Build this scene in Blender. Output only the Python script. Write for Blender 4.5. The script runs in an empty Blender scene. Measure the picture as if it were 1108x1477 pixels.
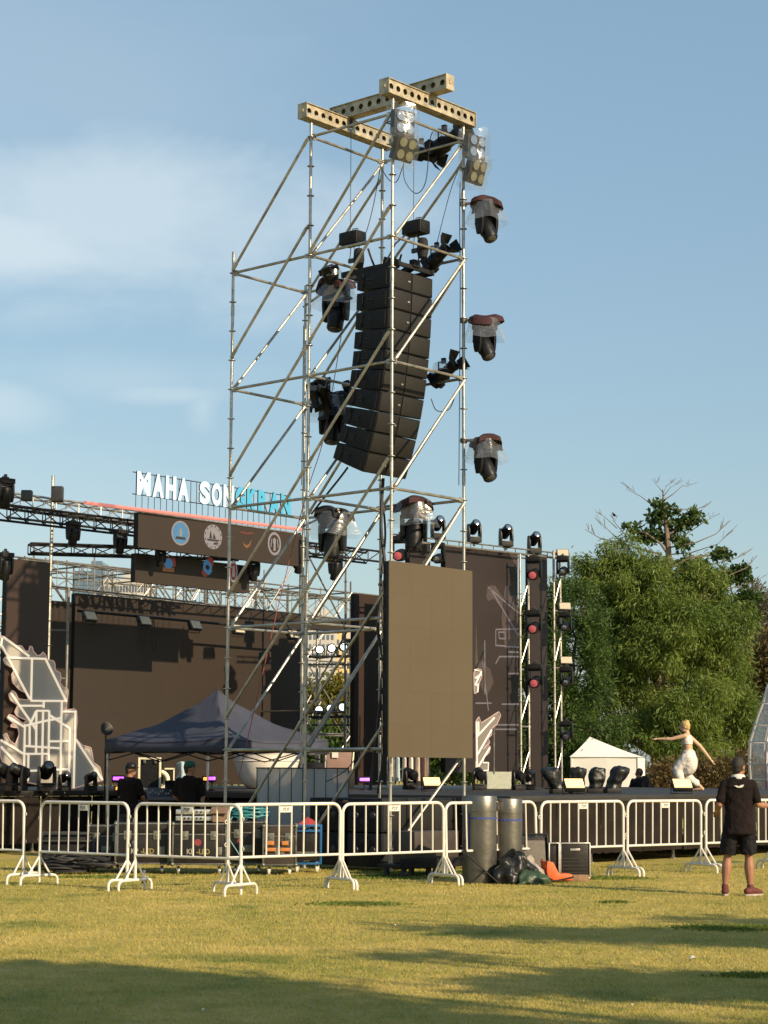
import bpy, bmesh, math, random
import numpy as np
from mathutils import Vector, Matrix, Euler
rnd = random.Random(7)
import zlib
def hsh(s): return zlib.crc32(s.encode())
PI = math.pi
sc = bpy.context.scene
COL = sc.collection
# ------------------------------------------------------------------ camera
F, YH, CX, CY, ROLL, CAMZ = 2812.0, 1113.7, 554.0, 738.5, -0.0042, 1.5
TH = math.atan((YH - CY) / F)
_R, _F, _U = Vector((1, 0, 0)), Vector((0, math.cos(TH), math.sin(TH))), Vector((0, -math.sin(TH), math.cos(TH)))
RC = _R * math.cos(ROLL) - _U * math.sin(ROLL)
UC = _R * math.sin(ROLL) + _U * math.cos(ROLL)
CAM = Vector((0, 0, CAMZ))
cd = bpy.data.cameras.new('camera'); cam = bpy.data.objects.new('camera', cd); COL.objects.link(cam)
cam.matrix_world = Matrix(((RC.x, UC.x, -_F.x, 0), (RC.y, UC.y, -_F.y, 0), (RC.z, UC.z, -_F.z, CAMZ), (0, 0, 0, 1)))
cd.sensor_fit = 'VERTICAL'; cd.sensor_height = 36.0; cd.lens = 36.0 * F / 1477.0
cd.clip_start = 0.1; cd.clip_end = 5000
sc.camera = cam

def ray(px, py): return _F + RC * ((px - CX) / F) + UC * ((CY - py) / F)
def P(px, py, Y):                      # the place seen at a pixel, Y metres away
    d = ray(px, py); return CAM + d * (Y / d.y)
def XX(px, Y): return P(px, YH + 60, Y).x
def DG(py): return 1.5 * F / (py - YH)  # distance of a ground point
# ------------------------------------------------------------------ stage grid (v along the stage front, u towards the audience)
ANG = math.radians(41.171)
UX, UY = math.cos(ANG), -math.sin(ANG)
VX, VY = math.sin(ANG), math.cos(ANG)
B0 = Vector((-1.226, 30.965, 0))
RZ = math.atan2(VY, VX)               # local +X = v, local -Y = u
BAY = 1.78
def S(a, b, z=0.0): return Vector((B0.x + VX * a + UX * b, B0.y + VY * a + UY * b, z))
def AB(p): 
    dx, dy = p[0] - B0.x, p[1] - B0.y
    return dx * VX + dy * VY, dx * UX + dy * UY
def PS(px, py, b):                     # pixel ray met with the vertical plane at stage depth b
    d = ray(px, py); n = Vector((UX, UY, 0))
    t = (b + n.dot(B0 - CAM)) / n.dot(d)
    return CAM + d * t
# ------------------------------------------------------------------ objects
def tag(o, label=None, cat=None, group=None, kind=None):
    if label: o['label'] = label
    if cat: o['category'] = cat
    if group: o['group'] = group
    if kind: o['kind'] = kind
    return o
def thing(name, label, cat, loc=(0, 0, 0), rz=0, group=None, rot=None, s=1):
    o = bpy.data.objects.new(name, None); COL.objects.link(o)
    o.empty_display_size = .1
    o.location = loc; o.rotation_euler = rot if rot is not None else (0, 0, rz); o.scale = (s, s, s)
    return tag(o, label, cat, group)
def copy_tree(o, loc=None, rz=None, label=None, parent=None, rot=None):
    c = o.copy(); COL.objects.link(c)
    if parent is not None: c.parent = parent
    if loc is not None: c.location = loc
    if rz is not None: c.rotation_euler = (0, 0, rz)
    if rot is not None: c.rotation_euler = rot
    if label: c['label'] = label
    for ch in list(o.children): copy_tree(ch, parent=c)
    return c
def rotx(a): return Matrix.Rotation(a, 3, 'X')
def roty(a): return Matrix.Rotation(a, 3, 'Y')
def rotz(a): return Matrix.Rotation(a, 3, 'Z')
def frame(d, up=(0, 0, 1)):            # 3x3 with local z along d
    z = Vector(d).normalized(); u = Vector(up)
    if abs(z.dot(u)) > .97: u = Vector((0, 1, 0))
    x = u.cross(z).normalized(); y = z.cross(x)
    return Matrix((x, y, z)).transposed()
class MB:
    def __init__(s): s.v = []; s.f = []
    def add(s, vs, fs):
        n = len(s.v); s.v += [tuple(v) for v in vs]; s.f += [tuple(i + n for i in f) for f in fs]; return s
    def box(s, c, sz, R=None):
        c = Vector(c); x, y, z = sz[0] / 2, sz[1] / 2, sz[2] / 2
        vs = [Vector((i * x, j * y, k * z)) for k in (-1, 1) for j in (-1, 1) for i in (-1, 1)]
        if R is not None: vs = [R @ v for v in vs]
        return s.add([c + v for v in vs], [(0, 2, 3, 1), (4, 5, 7, 6), (0, 1, 5, 4), (2, 6, 7, 3), (0, 4, 6, 2), (1, 3, 7, 5)])
    def rings(s, rs, closed=False, caps=True):
        n = len(rs[0]); vs = [p for r in rs for p in r]; fs = []
        m = len(rs)
        for i in range(m if closed else m - 1):
            a, b = i * n, ((i + 1) % m) * n
            for j in range(n): fs.append((a + j, a + (j + 1) % n, b + (j + 1) % n, b + j))
        if caps and not closed: fs += [tuple(range(n - 1, -1, -1)), tuple((m - 1) * n + j for j in range(n))]
        return s.add(vs, fs)
    def tube(s, a, b, r, n=8, r2=None):
        a, b = Vector(a), Vector(b); R = frame(b - a); r2 = r if r2 is None else r2
        cs = [Vector((math.cos(2 * PI * i / n), math.sin(2 * PI * i / n), 0)) for i in range(n)]
        return s.rings([[a + R @ (c * r) for c in cs], [b + R @ (c * r2) for c in cs]])
    def path(s, pts, r, n=6, closed=False):
        pts = [Vector(p) for p in pts]; m = len(pts); rs = []
        rr = r if isinstance(r, (list, tuple)) else [r] * m
        x = None
        for i, p in enumerate(pts):
            if closed: d = pts[(i + 1) % m] - pts[i - 1]
            else: d = pts[min(i + 1, m - 1)] - pts[max(i - 1, 0)]
            if d.length < 1e-9: d = Vector((0, 0, 1))
            d.normalize()
            if x is None: x = frame(d).col[0].copy()
            else:
                x = x - d * x.dot(d)
                x = frame(d).col[0].copy() if x.length < 1e-4 else x.normalized()
            y = d.cross(x)
            rs.append([p + (x * math.cos(2 * PI * k / n) + y * math.sin(2 * PI * k / n)) * rr[i] for k in range(n)])
        return s.rings(rs, closed)
    def lathe(s, prof, n=16, c=(0, 0, 0), R=None, sx=1, sy=1):
        c = Vector(c); rs = []
        for r, z in prof:
            ring = [Vector((r * sx * math.cos(2 * PI * k / n), r * sy * math.sin(2 * PI * k / n), z)) for k in range(n)]
            rs.append([c + (R @ p if R is not None else p) for p in ring])
        return s.rings(rs)
    def ball(s, c, rx, ry=None, rz=None, n=12, m=8, R=None):
        ry = rx if ry is None else ry; rz = rx if rz is None else rz
        return s.lathe([(max(math.sin(PI * i / m), .02), -rz * math.cos(PI * i / m)) for i in range(m + 1)], n, c, R, rx, ry)
    def prism(s, poly, o, ex, ey, ez, t0, t1):   # polygon in (ex, ey) from origin o, thickness t0..t1 along ez
        o, ex, ey, ez = Vector(o), Vector(ex), Vector(ey), Vector(ez)
        n = len(poly)
        a = [o + ex * p[0] + ey * p[1] + ez * t0 for p in poly]; b = [o + ex * p[0] + ey * p[1] + ez * t1 for p in poly]
        return s.add(a + b, [tuple(range(n - 1, -1, -1)), tuple(range(n, 2 * n))] + [(i, (i + 1) % n, n + (i + 1) % n, n + i) for i in range(n)])
    def build(s, name, mat, parent=None, bevel=0, smooth=True, off=None, ang=40):
        me = bpy.data.meshes.new(name)
        vs = s.v if off is None else [tuple(Vector(v) - Vector(off)) for v in s.v]
        me.from_pydata(vs, [], s.f)
        if bevel:
            bm = bmesh.new(); bm.from_mesh(me)
            es = [e for e in bm.edges if len(e.link_faces) == 2 and e.calc_face_angle(0) > .7]
            bmesh.ops.bevel(bm, geom=es, offset=bevel, segments=2, profile=.6, affect='EDGES', clamp_overlap=True)
            bm.to_mesh(me); bm.free()
        return link(name, me, mat, parent, smooth, ang)
def link(name, me, mat, parent=None, smooth=True, ang=40):
    me.materials.clear(); me.materials.append(mat)
    if smooth:
        me.shade_smooth()
        try: me.set_sharp_from_angle(angle=math.radians(ang))
        except Exception: pass
    o = bpy.data.objects.new(name, me); COL.objects.link(o)
    if parent is not None: o.parent = parent
    return o
def top(name, mb, mat, label, cat, group=None, kind=None, base=None, rz=0, **k):   # one-mesh thing, origin at its base
    if base is None:
        a = np.array(mb.v); base = (a[:, 0].mean(), a[:, 1].mean(), a[:, 2].min())
    o = mb.build(name, mat, None, off=base, **k); o.location = base
    return tag(o, label, cat, group, kind)
def arc(c, r, a0, a1, n, ex=(1, 0, 0), ey=(0, 0, 1)):
    c, ex, ey = Vector(c), Vector(ex), Vector(ey)
    return [c + ex * r * math.cos(a0 + (a1 - a0) * i / n) + ey * r * math.sin(a0 + (a1 - a0) * i / n) for i in range(n + 1)]
def sag(a, b, drop, n=14):
    a, b = Vector(a), Vector(b)
    return [a.lerp(b, i / n) - Vector((0, 0, drop * 4 * (i / n) * (1 - i / n))) for i in range(n + 1)]
_dg = None
def text_obj(txt, size, depth, mat, name, parent, loc, rot, sx=1.0, bold=0.0, align='CENTER', side=None):
    cu = bpy.data.curves.new('lettering', 'FONT'); cu.body = txt; cu.size = size; cu.extrude = depth / 2
    cu.offset = bold; cu.align_x = align; cu.align_y = 'BOTTOM_BASELINE' if False else 'CENTER'
    t = bpy.data.objects.new('lettering_source', cu); COL.objects.link(t)
    bpy.context.view_layer.update()
    me = bpy.data.meshes.new_from_object(t.evaluated_get(bpy.context.evaluated_depsgraph_get()))
    bpy.data.objects.remove(t); bpy.data.curves.remove(cu)
    me.transform(Matrix.Diagonal((sx, 1, 1, 1)))
    o = link(name, me, mat, parent, smooth=False); o.location = loc; o.rotation_euler = rot
    if side is not None:
        me.materials.append(side)
        for p in me.polygons:
            if abs(p.normal.z) < .5: p.material_index = 1
    return o
# ------------------------------------------------------------------ materials
def lin(*c): return tuple(((x / 255 + .055) / 1.055) ** 2.4 if x > 10 else x / 255 / 12.92 for x in c) + (1,)
def mat(name, col, rough=.6, metal=0.0, var=.2, scale=6.0, bump=0.0, bscale=60.0, spec=.4, alpha=1.0, emit=None, es=1.0, trans=0.0, col2=None):
    m = bpy.data.materials.new(name); m.use_nodes = True
    nt = m.node_tree; N, L = nt.nodes, nt.links; b = N['Principled BSDF']
    b.inputs['Roughness'].default_value = rough; b.inputs['Metallic'].default_value = metal
    b.inputs['Specular IOR Level'].default_value = spec
    col = tuple(col[:3])
    tc = N.new('ShaderNodeTexCoord')
    if var > 0 or col2:
        no = N.new('ShaderNodeTexNoise'); no.inputs['Scale'].default_value = scale; no.inputs['Detail'].default_value = 5; no.inputs['Roughness'].default_value = .65
        L.new(tc.outputs['Object'], no.inputs['Vector'])
        cr = N.new('ShaderNodeValToRGB'); cr.color_ramp.elements[0].position = .3; cr.color_ramp.elements[1].position = .7
        c2 = col2[:3] if col2 else tuple(c * (1 + var) for c in col)
        cr.color_ramp.elements[0].color = tuple(c * (1 - var) for c in col) + (1,); cr.color_ramp.elements[1].color = tuple(c2) + (1,)
        L.new(no.outputs['Fac'], cr.inputs['Fac']); L.new(cr.outputs['Color'], b.inputs['Base Color'])
        mr = N.new('ShaderNodeMapRange'); mr.inputs['To Min'].default_value = max(0, rough - .12); mr.inputs['To Max'].default_value = min(1, rough + .12)
        L.new(no.outputs['Fac'], mr.inputs['Value']); L.new(mr.outputs['Result'], b.inputs['Roughness'])
    else: b.inputs['Base Color'].default_value = col + (1,)
    if bump:
        n2 = N.new('ShaderNodeTexNoise'); n2.inputs['Scale'].default_value = bscale; n2.inputs['Detail'].default_value = 4
        L.new(tc.outputs['Object'], n2.inputs['Vector'])
        bp = N.new('ShaderNodeBump'); bp.inputs['Strength'].default_value = bump; bp.inputs['Distance'].default_value = .02
        L.new(n2.outputs['Fac'], bp.inputs['Height']); L.new(bp.outputs['Normal'], b.inputs['Normal'])
    if emit is not None:
        b.inputs['Emission Color'].default_value = tuple(emit[:3]) + (1,); b.inputs['Emission Strength'].default_value = es
    b.inputs['Alpha'].default_value = alpha
    if trans:
        t = N.new('ShaderNodeBsdfTranslucent'); mx = N.new('ShaderNodeMixShader'); mx.inputs[0].default_value = trans
        src = b.inputs['Base Color'].links[0].from_socket if b.inputs['Base Color'].links else None
        if src: L.new(src, t.inputs['Color'])
        else: t.inputs['Color'].default_value = col + (1,)
        L.new(b.outputs[0], mx.inputs[1]); L.new(t.outputs[0], mx.inputs[2]); L.new(mx.outputs[0], N['Material Output'].inputs[0])
    return m
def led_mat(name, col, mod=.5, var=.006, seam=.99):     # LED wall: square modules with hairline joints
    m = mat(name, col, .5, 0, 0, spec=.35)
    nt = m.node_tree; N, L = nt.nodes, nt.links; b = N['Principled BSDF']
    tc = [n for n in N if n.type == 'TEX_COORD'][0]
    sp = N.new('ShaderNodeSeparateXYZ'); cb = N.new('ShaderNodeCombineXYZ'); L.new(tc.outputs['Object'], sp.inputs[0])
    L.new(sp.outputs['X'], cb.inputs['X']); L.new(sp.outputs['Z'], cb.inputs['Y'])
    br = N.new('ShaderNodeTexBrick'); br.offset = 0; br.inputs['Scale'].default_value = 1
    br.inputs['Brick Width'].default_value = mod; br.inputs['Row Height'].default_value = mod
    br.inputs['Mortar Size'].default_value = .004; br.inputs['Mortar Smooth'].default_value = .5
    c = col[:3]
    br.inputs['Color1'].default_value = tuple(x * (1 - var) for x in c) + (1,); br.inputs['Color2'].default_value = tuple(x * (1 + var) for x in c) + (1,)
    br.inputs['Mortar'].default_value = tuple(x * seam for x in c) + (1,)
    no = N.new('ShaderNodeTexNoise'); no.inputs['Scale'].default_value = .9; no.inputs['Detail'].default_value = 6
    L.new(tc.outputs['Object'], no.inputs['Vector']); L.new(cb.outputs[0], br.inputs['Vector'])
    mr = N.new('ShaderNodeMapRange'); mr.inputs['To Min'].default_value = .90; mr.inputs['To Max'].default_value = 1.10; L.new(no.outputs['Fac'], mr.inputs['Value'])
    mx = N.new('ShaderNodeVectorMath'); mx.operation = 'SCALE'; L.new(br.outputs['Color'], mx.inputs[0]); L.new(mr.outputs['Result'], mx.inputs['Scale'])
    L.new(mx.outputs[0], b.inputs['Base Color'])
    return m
def clear_mat(name, tint=(.9, .9, .88), fac=.3, rough=.15, haze=.35, bmp=.5):
    m = bpy.data.materials.new(name); m.use_nodes = True; nt = m.node_tree; N, L = nt.nodes, nt.links; N.clear()
    out = N.new('ShaderNodeOutputMaterial'); tr = N.new('ShaderNodeBsdfTransparent'); tr.inputs[0].default_value = (.97, .97, .96, 1)
    di = N.new('ShaderNodeBsdfDiffuse'); di.inputs[0].default_value = tint + (1,); tl = N.new('ShaderNodeBsdfTranslucent'); tl.inputs[0].default_value = tint + (1,)
    gl = N.new('ShaderNodeBsdfGlossy'); gl.inputs['Roughness'].default_value = rough
    m1 = N.new('ShaderNodeMixShader'); m1.inputs[0].default_value = .5; L.new(di.outputs[0], m1.inputs[1]); L.new(tl.outputs[0], m1.inputs[2])
    m2 = N.new('ShaderNodeMixShader'); m2.inputs[0].default_value = haze; L.new(gl.outputs[0], m2.inputs[1]); L.new(m1.outputs[0], m2.inputs[2])
    m3 = N.new('ShaderNodeMixShader'); m3.inputs[0].default_value = fac; L.new(tr.outputs[0], m3.inputs[1]); L.new(m2.outputs[0], m3.inputs[2])
    tc = N.new('ShaderNodeTexCoord'); no = N.new('ShaderNodeTexNoise'); no.inputs['Scale'].default_value = 9; no.inputs['Detail'].default_value = 3
    L.new(tc.outputs['Object'], no.inputs['Vector']); bp = N.new('ShaderNodeBump'); bp.inputs['Strength'].default_value = bmp; bp.inputs['Distance'].default_value = .03
    L.new(no.outputs['Fac'], bp.inputs['Height'])
    for g in (gl, di): L.new(bp.outputs[0], g.inputs['Normal'])
    L.new(m3.outputs[0], out.inputs[0]); return m
MT = dict(
    galv=mat('galvanised_steel', (.40, .38, .335), .38, .8, .35, 5, bump=.15),
    galvd=mat('dull_galvanised_steel', (.19, .18, .16), .48, .6, .4, 4, bump=.15),
    beam=mat('zinc_plated_beam_steel', (.40, .345, .245), .5, .5, .4, 7, bump=.2),
    black=mat('black_plastic', (.008, .008, .009), .42, 0, .3, 9, spec=.25),
    blackm=mat('black_powder_coat', (.010, .0095, .0095), .55, 0, .35, 14, bump=.2, spec=.25),
    grille=mat('black_speaker_grille', (.008, .0068, .0056), .6, .1, .3, 30, bump=.4, bscale=240),
    cab=mat('textured_black_cabinet_paint', (.007, .0075, .010), .5, 0, .3, 18, bump=.3, bscale=140, spec=.22),
    grey=mat('dark_grey_metal', (.055, .055, .055), .45, .5, .25, 8),
    alu=mat('bare_aluminium', (.62, .61, .58), .32, .85, .15, 9, bump=.1),
    white=mat('white_gloss_paint', (.62, .59, .53), .38, 0, .16, 2.3, col2=(.70, .67, .61)),
    glass=mat('lens_glass', (.05, .05, .06), .06, 0, 0, spec=1.0),
    lamp=mat('bright_reflector', (.45, .46, .47), .10, .95, 0),
    red=mat('red_lens', (.36, .07, .08), .15, 0, .1, 5, emit=(1, .25, .28), es=.10),
    maroon=mat('maroon_hood_cloth', (.032, .008, .011), .8, 0, .3, 9, bump=.5, bscale=18),
    hoodb=mat('black_hood_cloth', (.008, .008, .011), .8, 0, .3, 9, bump=.5, bscale=18),
    clear=clear_mat('clear_plastic_sheet', fac=.34),
    clear2=clear_mat('crinkled_clear_plastic', fac=.19, rough=.22, haze=.4),
    clear3=clear_mat('thin_clear_bag', fac=.11, rough=.2, haze=.35),
    acryl=clear_mat('frosted_acrylic_sheet', (.66, .61, .55), fac=.82, rough=.3, haze=.93, bmp=.05),
    acryl2=clear_mat('darkened_acrylic_sheet', (.36, .33, .30), fac=.80, rough=.3, haze=.93, bmp=.05),  # same acrylic, tint darkened to offset the sun on the right-hand props
    poly=clear_mat('grey_polycarbonate_sheet', (.50, .54, .58), fac=.70, rough=.3, haze=.9, bmp=.03),
    cable=mat('black_cable', (.02, .02, .022), .6, 0, .2, 5),
    rope=mat('red_rope', (.30, .07, .05), .8, 0, .2, 30),
    skin=mat('skin', (.27, .13, .075), .55, 0, .08, 8),
    skinl=mat('fair_skin', (.50, .32, .20), .5, 0, .06, 8),
    hair=mat('dark_hair', (.02, .015, .012), .6, 0, .3, 60, bump=.5, bscale=120),
    hairb=mat('golden_hair', (.42, .30, .11), .5, 0, .25, 40, bump=.4, bscale=90),
    tee=mat('black_cotton', (.013, .0095, .0095), .9, 0, .25, 6, bump=.3, bscale=22, spec=.1),
    shorts=mat('black_nylon', (.008, .008, .010), .7, 0, .25, 6, bump=.4, bscale=16, spec=.15),
    cloth=mat('white_satin', (.66, .62, .57), .5, 0, .06, 6, bump=.9, bscale=9, trans=.12),
)
# ================================================================== light and sky
SAZ, SEL = math.radians(47.5), math.radians(27)      # sun: to the right and behind the camera
sdir = Vector((math.sin(SAZ) * math.cos(SEL), -math.cos(SAZ) * math.cos(SEL), math.sin(SEL)))
sl = bpy.data.lights.new('sun', 'SUN'); sl.energy = 5.0; sl.angle = math.radians(.55); sl.color = (1, .80, .53)
so = bpy.data.objects.new('sun', sl); COL.objects.link(so); so.location = (30, -30, 30)
so.rotation_euler = sdir.to_track_quat('Z', 'Y').to_euler()
w = bpy.data.worlds.new('World'); sc.world = w; w.use_nodes = True
N, L = w.node_tree.nodes, w.node_tree.links
bg = N['Background']; bg.inputs['Strength'].default_value = .092
sky = N.new('ShaderNodeTexSky'); sky.sky_type = 'NISHITA'; sky.sun_disc = False
sky.sun_elevation = SEL; sky.sun_rotation = math.atan2(sdir.x, sdir.y)
sky.altitude = 0; sky.air_density = 1.3; sky.dust_density = .9; sky.ozone_density = 1.6
tc = N.new('ShaderNodeTexCoord')
mp = N.new('ShaderNodeMapping'); mp.inputs['Scale'].default_value = (1, 1, 2.1); mp.inputs['Rotation'].default_value = (0, math.radians(10), 0)
L.new(tc.outputs['Generated'], mp.inputs['Vector'])
n1 = N.new('ShaderNodeTexNoise'); n1.inputs['Scale'].default_value = 9; n1.inputs['Detail'].default_value = 7; n1.inputs['Roughness'].default_value = .55; n1.inputs['Distortion'].default_value = .4
L.new(mp.outputs[0], n1.inputs['Vector'])
def math_(op, a, b=None, c=None):
    n = N.new('ShaderNodeMath'); n.operation = op
    for k, v in enumerate((a, b, c)):
        if v is None: continue
        if isinstance(v, (int, float)): n.inputs[k].default_value = v
        else: L.new(v, n.inputs[k])
    return n.outputs[0]
sx = N.new('ShaderNodeSeparateXYZ'); L.new(tc.outputs['Generated'], sx.inputs[0])
def bank(cx, cz, rx, rz, amt, soft, nz):          # one cloud bank: an ellipse of directions, ragged with noise
    u = math_('DIVIDE', math_('SUBTRACT', sx.outputs['X'], cx), rx); v = math_('DIVIDE', math_('SUBTRACT', sx.outputs['Z'], cz), rz)
    d = math_('SQRT', math_('ADD', math_('MULTIPLY', u, u), math_('MULTIPLY', v, v)))
    d = math_('ADD', d, math_('MULTIPLY', math_('SUBTRACT', n1.outputs['Fac'], .5), -nz))
    m = N.new('ShaderNodeMapRange'); m.interpolation_type = 'SMOOTHSTEP'; m.inputs['From Min'].default_value = 1 + soft; m.inputs['From Max'].default_value = 1 - soft; m.inputs['To Min'].default_value = 0; m.inputs['To Max'].default_value = amt; L.new(d, m.inputs['Value']); return m.outputs['Result']
banks = [bank(-.135, .272, .115, .034, .60, .7, 2.4), bank(-.185, .262, .07, .020, .72, .7, 2.0), bank(-.19, .335, .14, .05, .16, .9, 1.8), bank(-.0925, .184, .009, .010, .42, .95, 4.5), bank(-.108, .190, .030, .005, .40, .9, 3.4), bank(-.205, .182, .035, .010, .42, .8, 2.6), bank(-.13, .197, .05, .010, .20, .9, 3.0), bank(-.21, .13, .10, .03, .16, .9, 1.8)]
acc = banks[0]
for q in banks[1:]: acc = math_('MAXIMUM', acc, q)
mu = N.new('ShaderNodeMath'); mu.operation = 'MULTIPLY'; L.new(acc, mu.inputs[0]); mu.inputs[1].default_value = 1.0
mx = N.new('ShaderNodeMix'); mx.data_type = 'RGBA'; L.new(mu.outputs[0], mx.inputs[0])
vl = N.new('ShaderNodeMix'); vl.data_type = 'RGBA'; vl.inputs[0].default_value = .42; L.new(sky.outputs[0], vl.inputs[6]); vl.inputs[7].default_value = (2.50, 4.02, 5.25, 1)   # thin even high haze
L.new(vl.outputs[2], mx.inputs[6]); mx.inputs[7].default_value = (5.7, 6.5, 6.9, 1)
L.new(mx.outputs[2], bg.inputs['Color'])
sc.view_settings.view_transform = 'Standard'; sc.view_settings.look = 'None'; sc.view_settings.exposure = 0.5; sc.view_settings.gamma = 1
sc.cycles.max_bounces = 6; sc.cycles.transparent_max_bounces = 16
# ================================================================== ground
def grass_mat(name, blade):
    m = bpy.data.materials.new(name); m.use_nodes = True; nt = m.node_tree; N, L = nt.nodes, nt.links; b = N['Principled BSDF']
    ge = N.new('ShaderNodeNewGeometry')
    def noise(scale, det=4, rough=.6):
        n = N.new('ShaderNodeTexNoise'); n.inputs['Scale'].default_value = scale; n.inputs['Detail'].default_value = det; n.inputs['Roughness'].default_value = rough
        L.new(ge.outputs['Position'], n.inputs['Vector']); return n
    a, c, d = noise(.55, 5), noise(3.2, 5, .7), noise(28, 3, .7)
    r1 = N.new('ShaderNodeValToRGB'); e = r1.color_ramp.elements
    k = 1.55 if not blade else 1.85
    e[0].position = .30; e[0].color = (.10 * k, .115 * k, .022 * k, 1)
    e[1].position = .60; e[1].color = (.272 * k, .216 * k, .064 * k, 1)
    x = e.new(.43); x.color = (.19 * k, .172 * k, .042 * k, 1)
    x = e.new(.72); x.color = (.332 * k, .268 * k, .098 * k, 1)
    mm = N.new('ShaderNodeMath'); mm.operation = 'MULTIPLY_ADD'; L.new(c.outputs['Fac'], mm.inputs[0]); mm.inputs[1].default_value = .55
    m2 = N.new('ShaderNodeMath'); m2.operation = 'MULTIPLY_ADD'; L.new(a.outputs['Fac'], m2.inputs[0]); m2.inputs[1].default_value = .6; m2.inputs[2].default_value = -.06
    L.new(m2.outputs[0], mm.inputs[2])
    m3 = N.new('ShaderNodeMath'); m3.operation = 'MULTIPLY_ADD'; L.new(d.outputs['Fac'], m3.inputs[0]); m3.inputs[1].default_value = .35; m3.inputs[2].default_value = -.175
    m4 = N.new('ShaderNodeMath'); L.new(mm.outputs[0], m4.inputs[0]); L.new(m3.outputs[0], m4.inputs[1])
    L.new(m4.outputs[0], r1.inputs['Fac']); 
    # greener tufted patches that grow here and there
    gp = noise(.42, 3, .5); rp = N.new('ShaderNodeValToRGB'); rp.color_ramp.elements[0].position = .63; rp.color_ramp.elements[1].position = .72
    L.new(gp.outputs['Fac'], rp.inputs['Fac'])
    mg = N.new('ShaderNodeMix'); mg.data_type = 'RGBA'; L.new(rp.outputs['Color'], mg.inputs[0]); L.new(r1.outputs['Color'], mg.inputs[6]); mg.inputs[7].default_value = (.10, .15, .028, 1)
    L.new(mg.outputs[2], b.inputs['Base Color'])
    b.inputs['Roughness'].default_value = .75; b.inputs['Specular IOR Level'].default_value = .2
    if blade:
        t = N.new('ShaderNodeBsdfTranslucent'); L.new(mg.outputs[2], t.inputs['Color']); ms = N.new('ShaderNodeMixShader'); ms.inputs[0].default_value = .35
        L.new(b.outputs[0], ms.inputs[1]); L.new(t.outputs[0], ms.inputs[2]); L.new(ms.outputs[0], N['Material Output'].inputs[0])
    else:
        bp = N.new('ShaderNodeBump'); bp.inputs['Strength'].default_value = 1.0; bp.inputs['Distance'].default_value = .03; L.new(d.outputs['Fac'], bp.inputs['Height']); L.new(bp.outputs[0], b.inputs['Normal'])
    return m
GM, GB = grass_mat('lawn_turf', False), grass_mat('grass_blades', True)
mb = MB(); mb.add([(-900, -60, 0), (900, -60, 0), (900, 2500, 0), (-900, 2500, 0)], [(0, 1, 2, 3)])
o = mb.build('lawn', GM, smooth=False); tag(o, 'dry yellow green lawn in front of the stage', kind='structure')
def fast_mesh(name, V, n_per):            # numpy verts, every n_per verts one face
    me = bpy.data.meshes.new(name); nv = len(V); nf = nv // n_per
    me.vertices.add(nv); me.vertices.foreach_set('co', V.astype(np.float32).ravel())
    me.loops.add(nv); me.loops.foreach_set('vertex_index', np.arange(nv, dtype=np.int32))
    me.polygons.add(nf); me.polygons.foreach_set('loop_start', np.arange(0, nv, n_per, dtype=np.int32)); me.polygons.foreach_set('loop_total', np.full(nf, n_per, dtype=np.int32))
    me.update(calc_edges=True); me.validate(); return me
rg = np.random.default_rng(3)
def blades(n, y0, y1, hmin, hmax, wid, xs=.235, clump=None):
    u = rg.random(n); Y = y0 * (y1 / y0) ** u; X = (rg.random(n) * 2 - 1) * xs * Y
    if clump is not None: X, Y = clump
    n = len(X); h = hmin + (hmax - hmin) * rg.random(n) ** 1.5; h *= (.6 + .4 * Y / y1) if clump is None else 1
    th = rg.random(n) * 2 * PI; w = wid * (.6 + .8 * rg.random(n)) * (Y / y0) ** .6
    lx, ly = rg.normal(0, .6, n) * h, rg.normal(0, .6, n) * h
    c, s = np.cos(th) * w, np.sin(th) * w
    V = np.empty((n, 3, 3)); V[:, 0] = np.c_[X - c, Y - s, np.full(n, -.004)]; V[:, 1] = np.c_[X + c, Y + s, np.full(n, -.004)]; V[:, 2] = np.c_[X + lx, Y + ly, h]
    return V.reshape(-1, 3)
VV = [blades(260000, 10.3, 33, .010, .034, .0035)]
me = fast_mesh('grass', np.concatenate(VV), 3)
o = link('grass', me, GB, smooth=False); tag(o, 'short dry grass blades with greener tufts', kind='stuff')
TV = []
for (px, py, wpx, dep, n) in ((515, 1300, 52, .20, 5200), (885, 1296, 18, .10, 700), (1060, 1331, 75, .25, 3200), (1085, 1397, 55, .12, 900), (640, 1256, 90, .5, 5000), (560, 1262, 60, .4, 2600), (150, 1264, 60, .22, 1500), (870, 1262, 60, .3, 1300)):
    D = DG(py); x0 = XX(px, D); r = wpx / F * D
    TV.append(blades(0, 1, 2, .012, .034, .005, clump=(x0 + rg.normal(0, .45, n) * r, D + rg.normal(0, .5, n) * dep)))
TG = mat('green_tuft_grass', (.14, .185, .04), .7, 0, .25, 3, trans=.35, spec=.15)
o = link('grass_tufts', fast_mesh('grass_tufts', np.concatenate(TV), 3), TG, smooth=False); tag(o, 'low green tufts growing in the dry lawn', kind='stuff')
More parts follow.
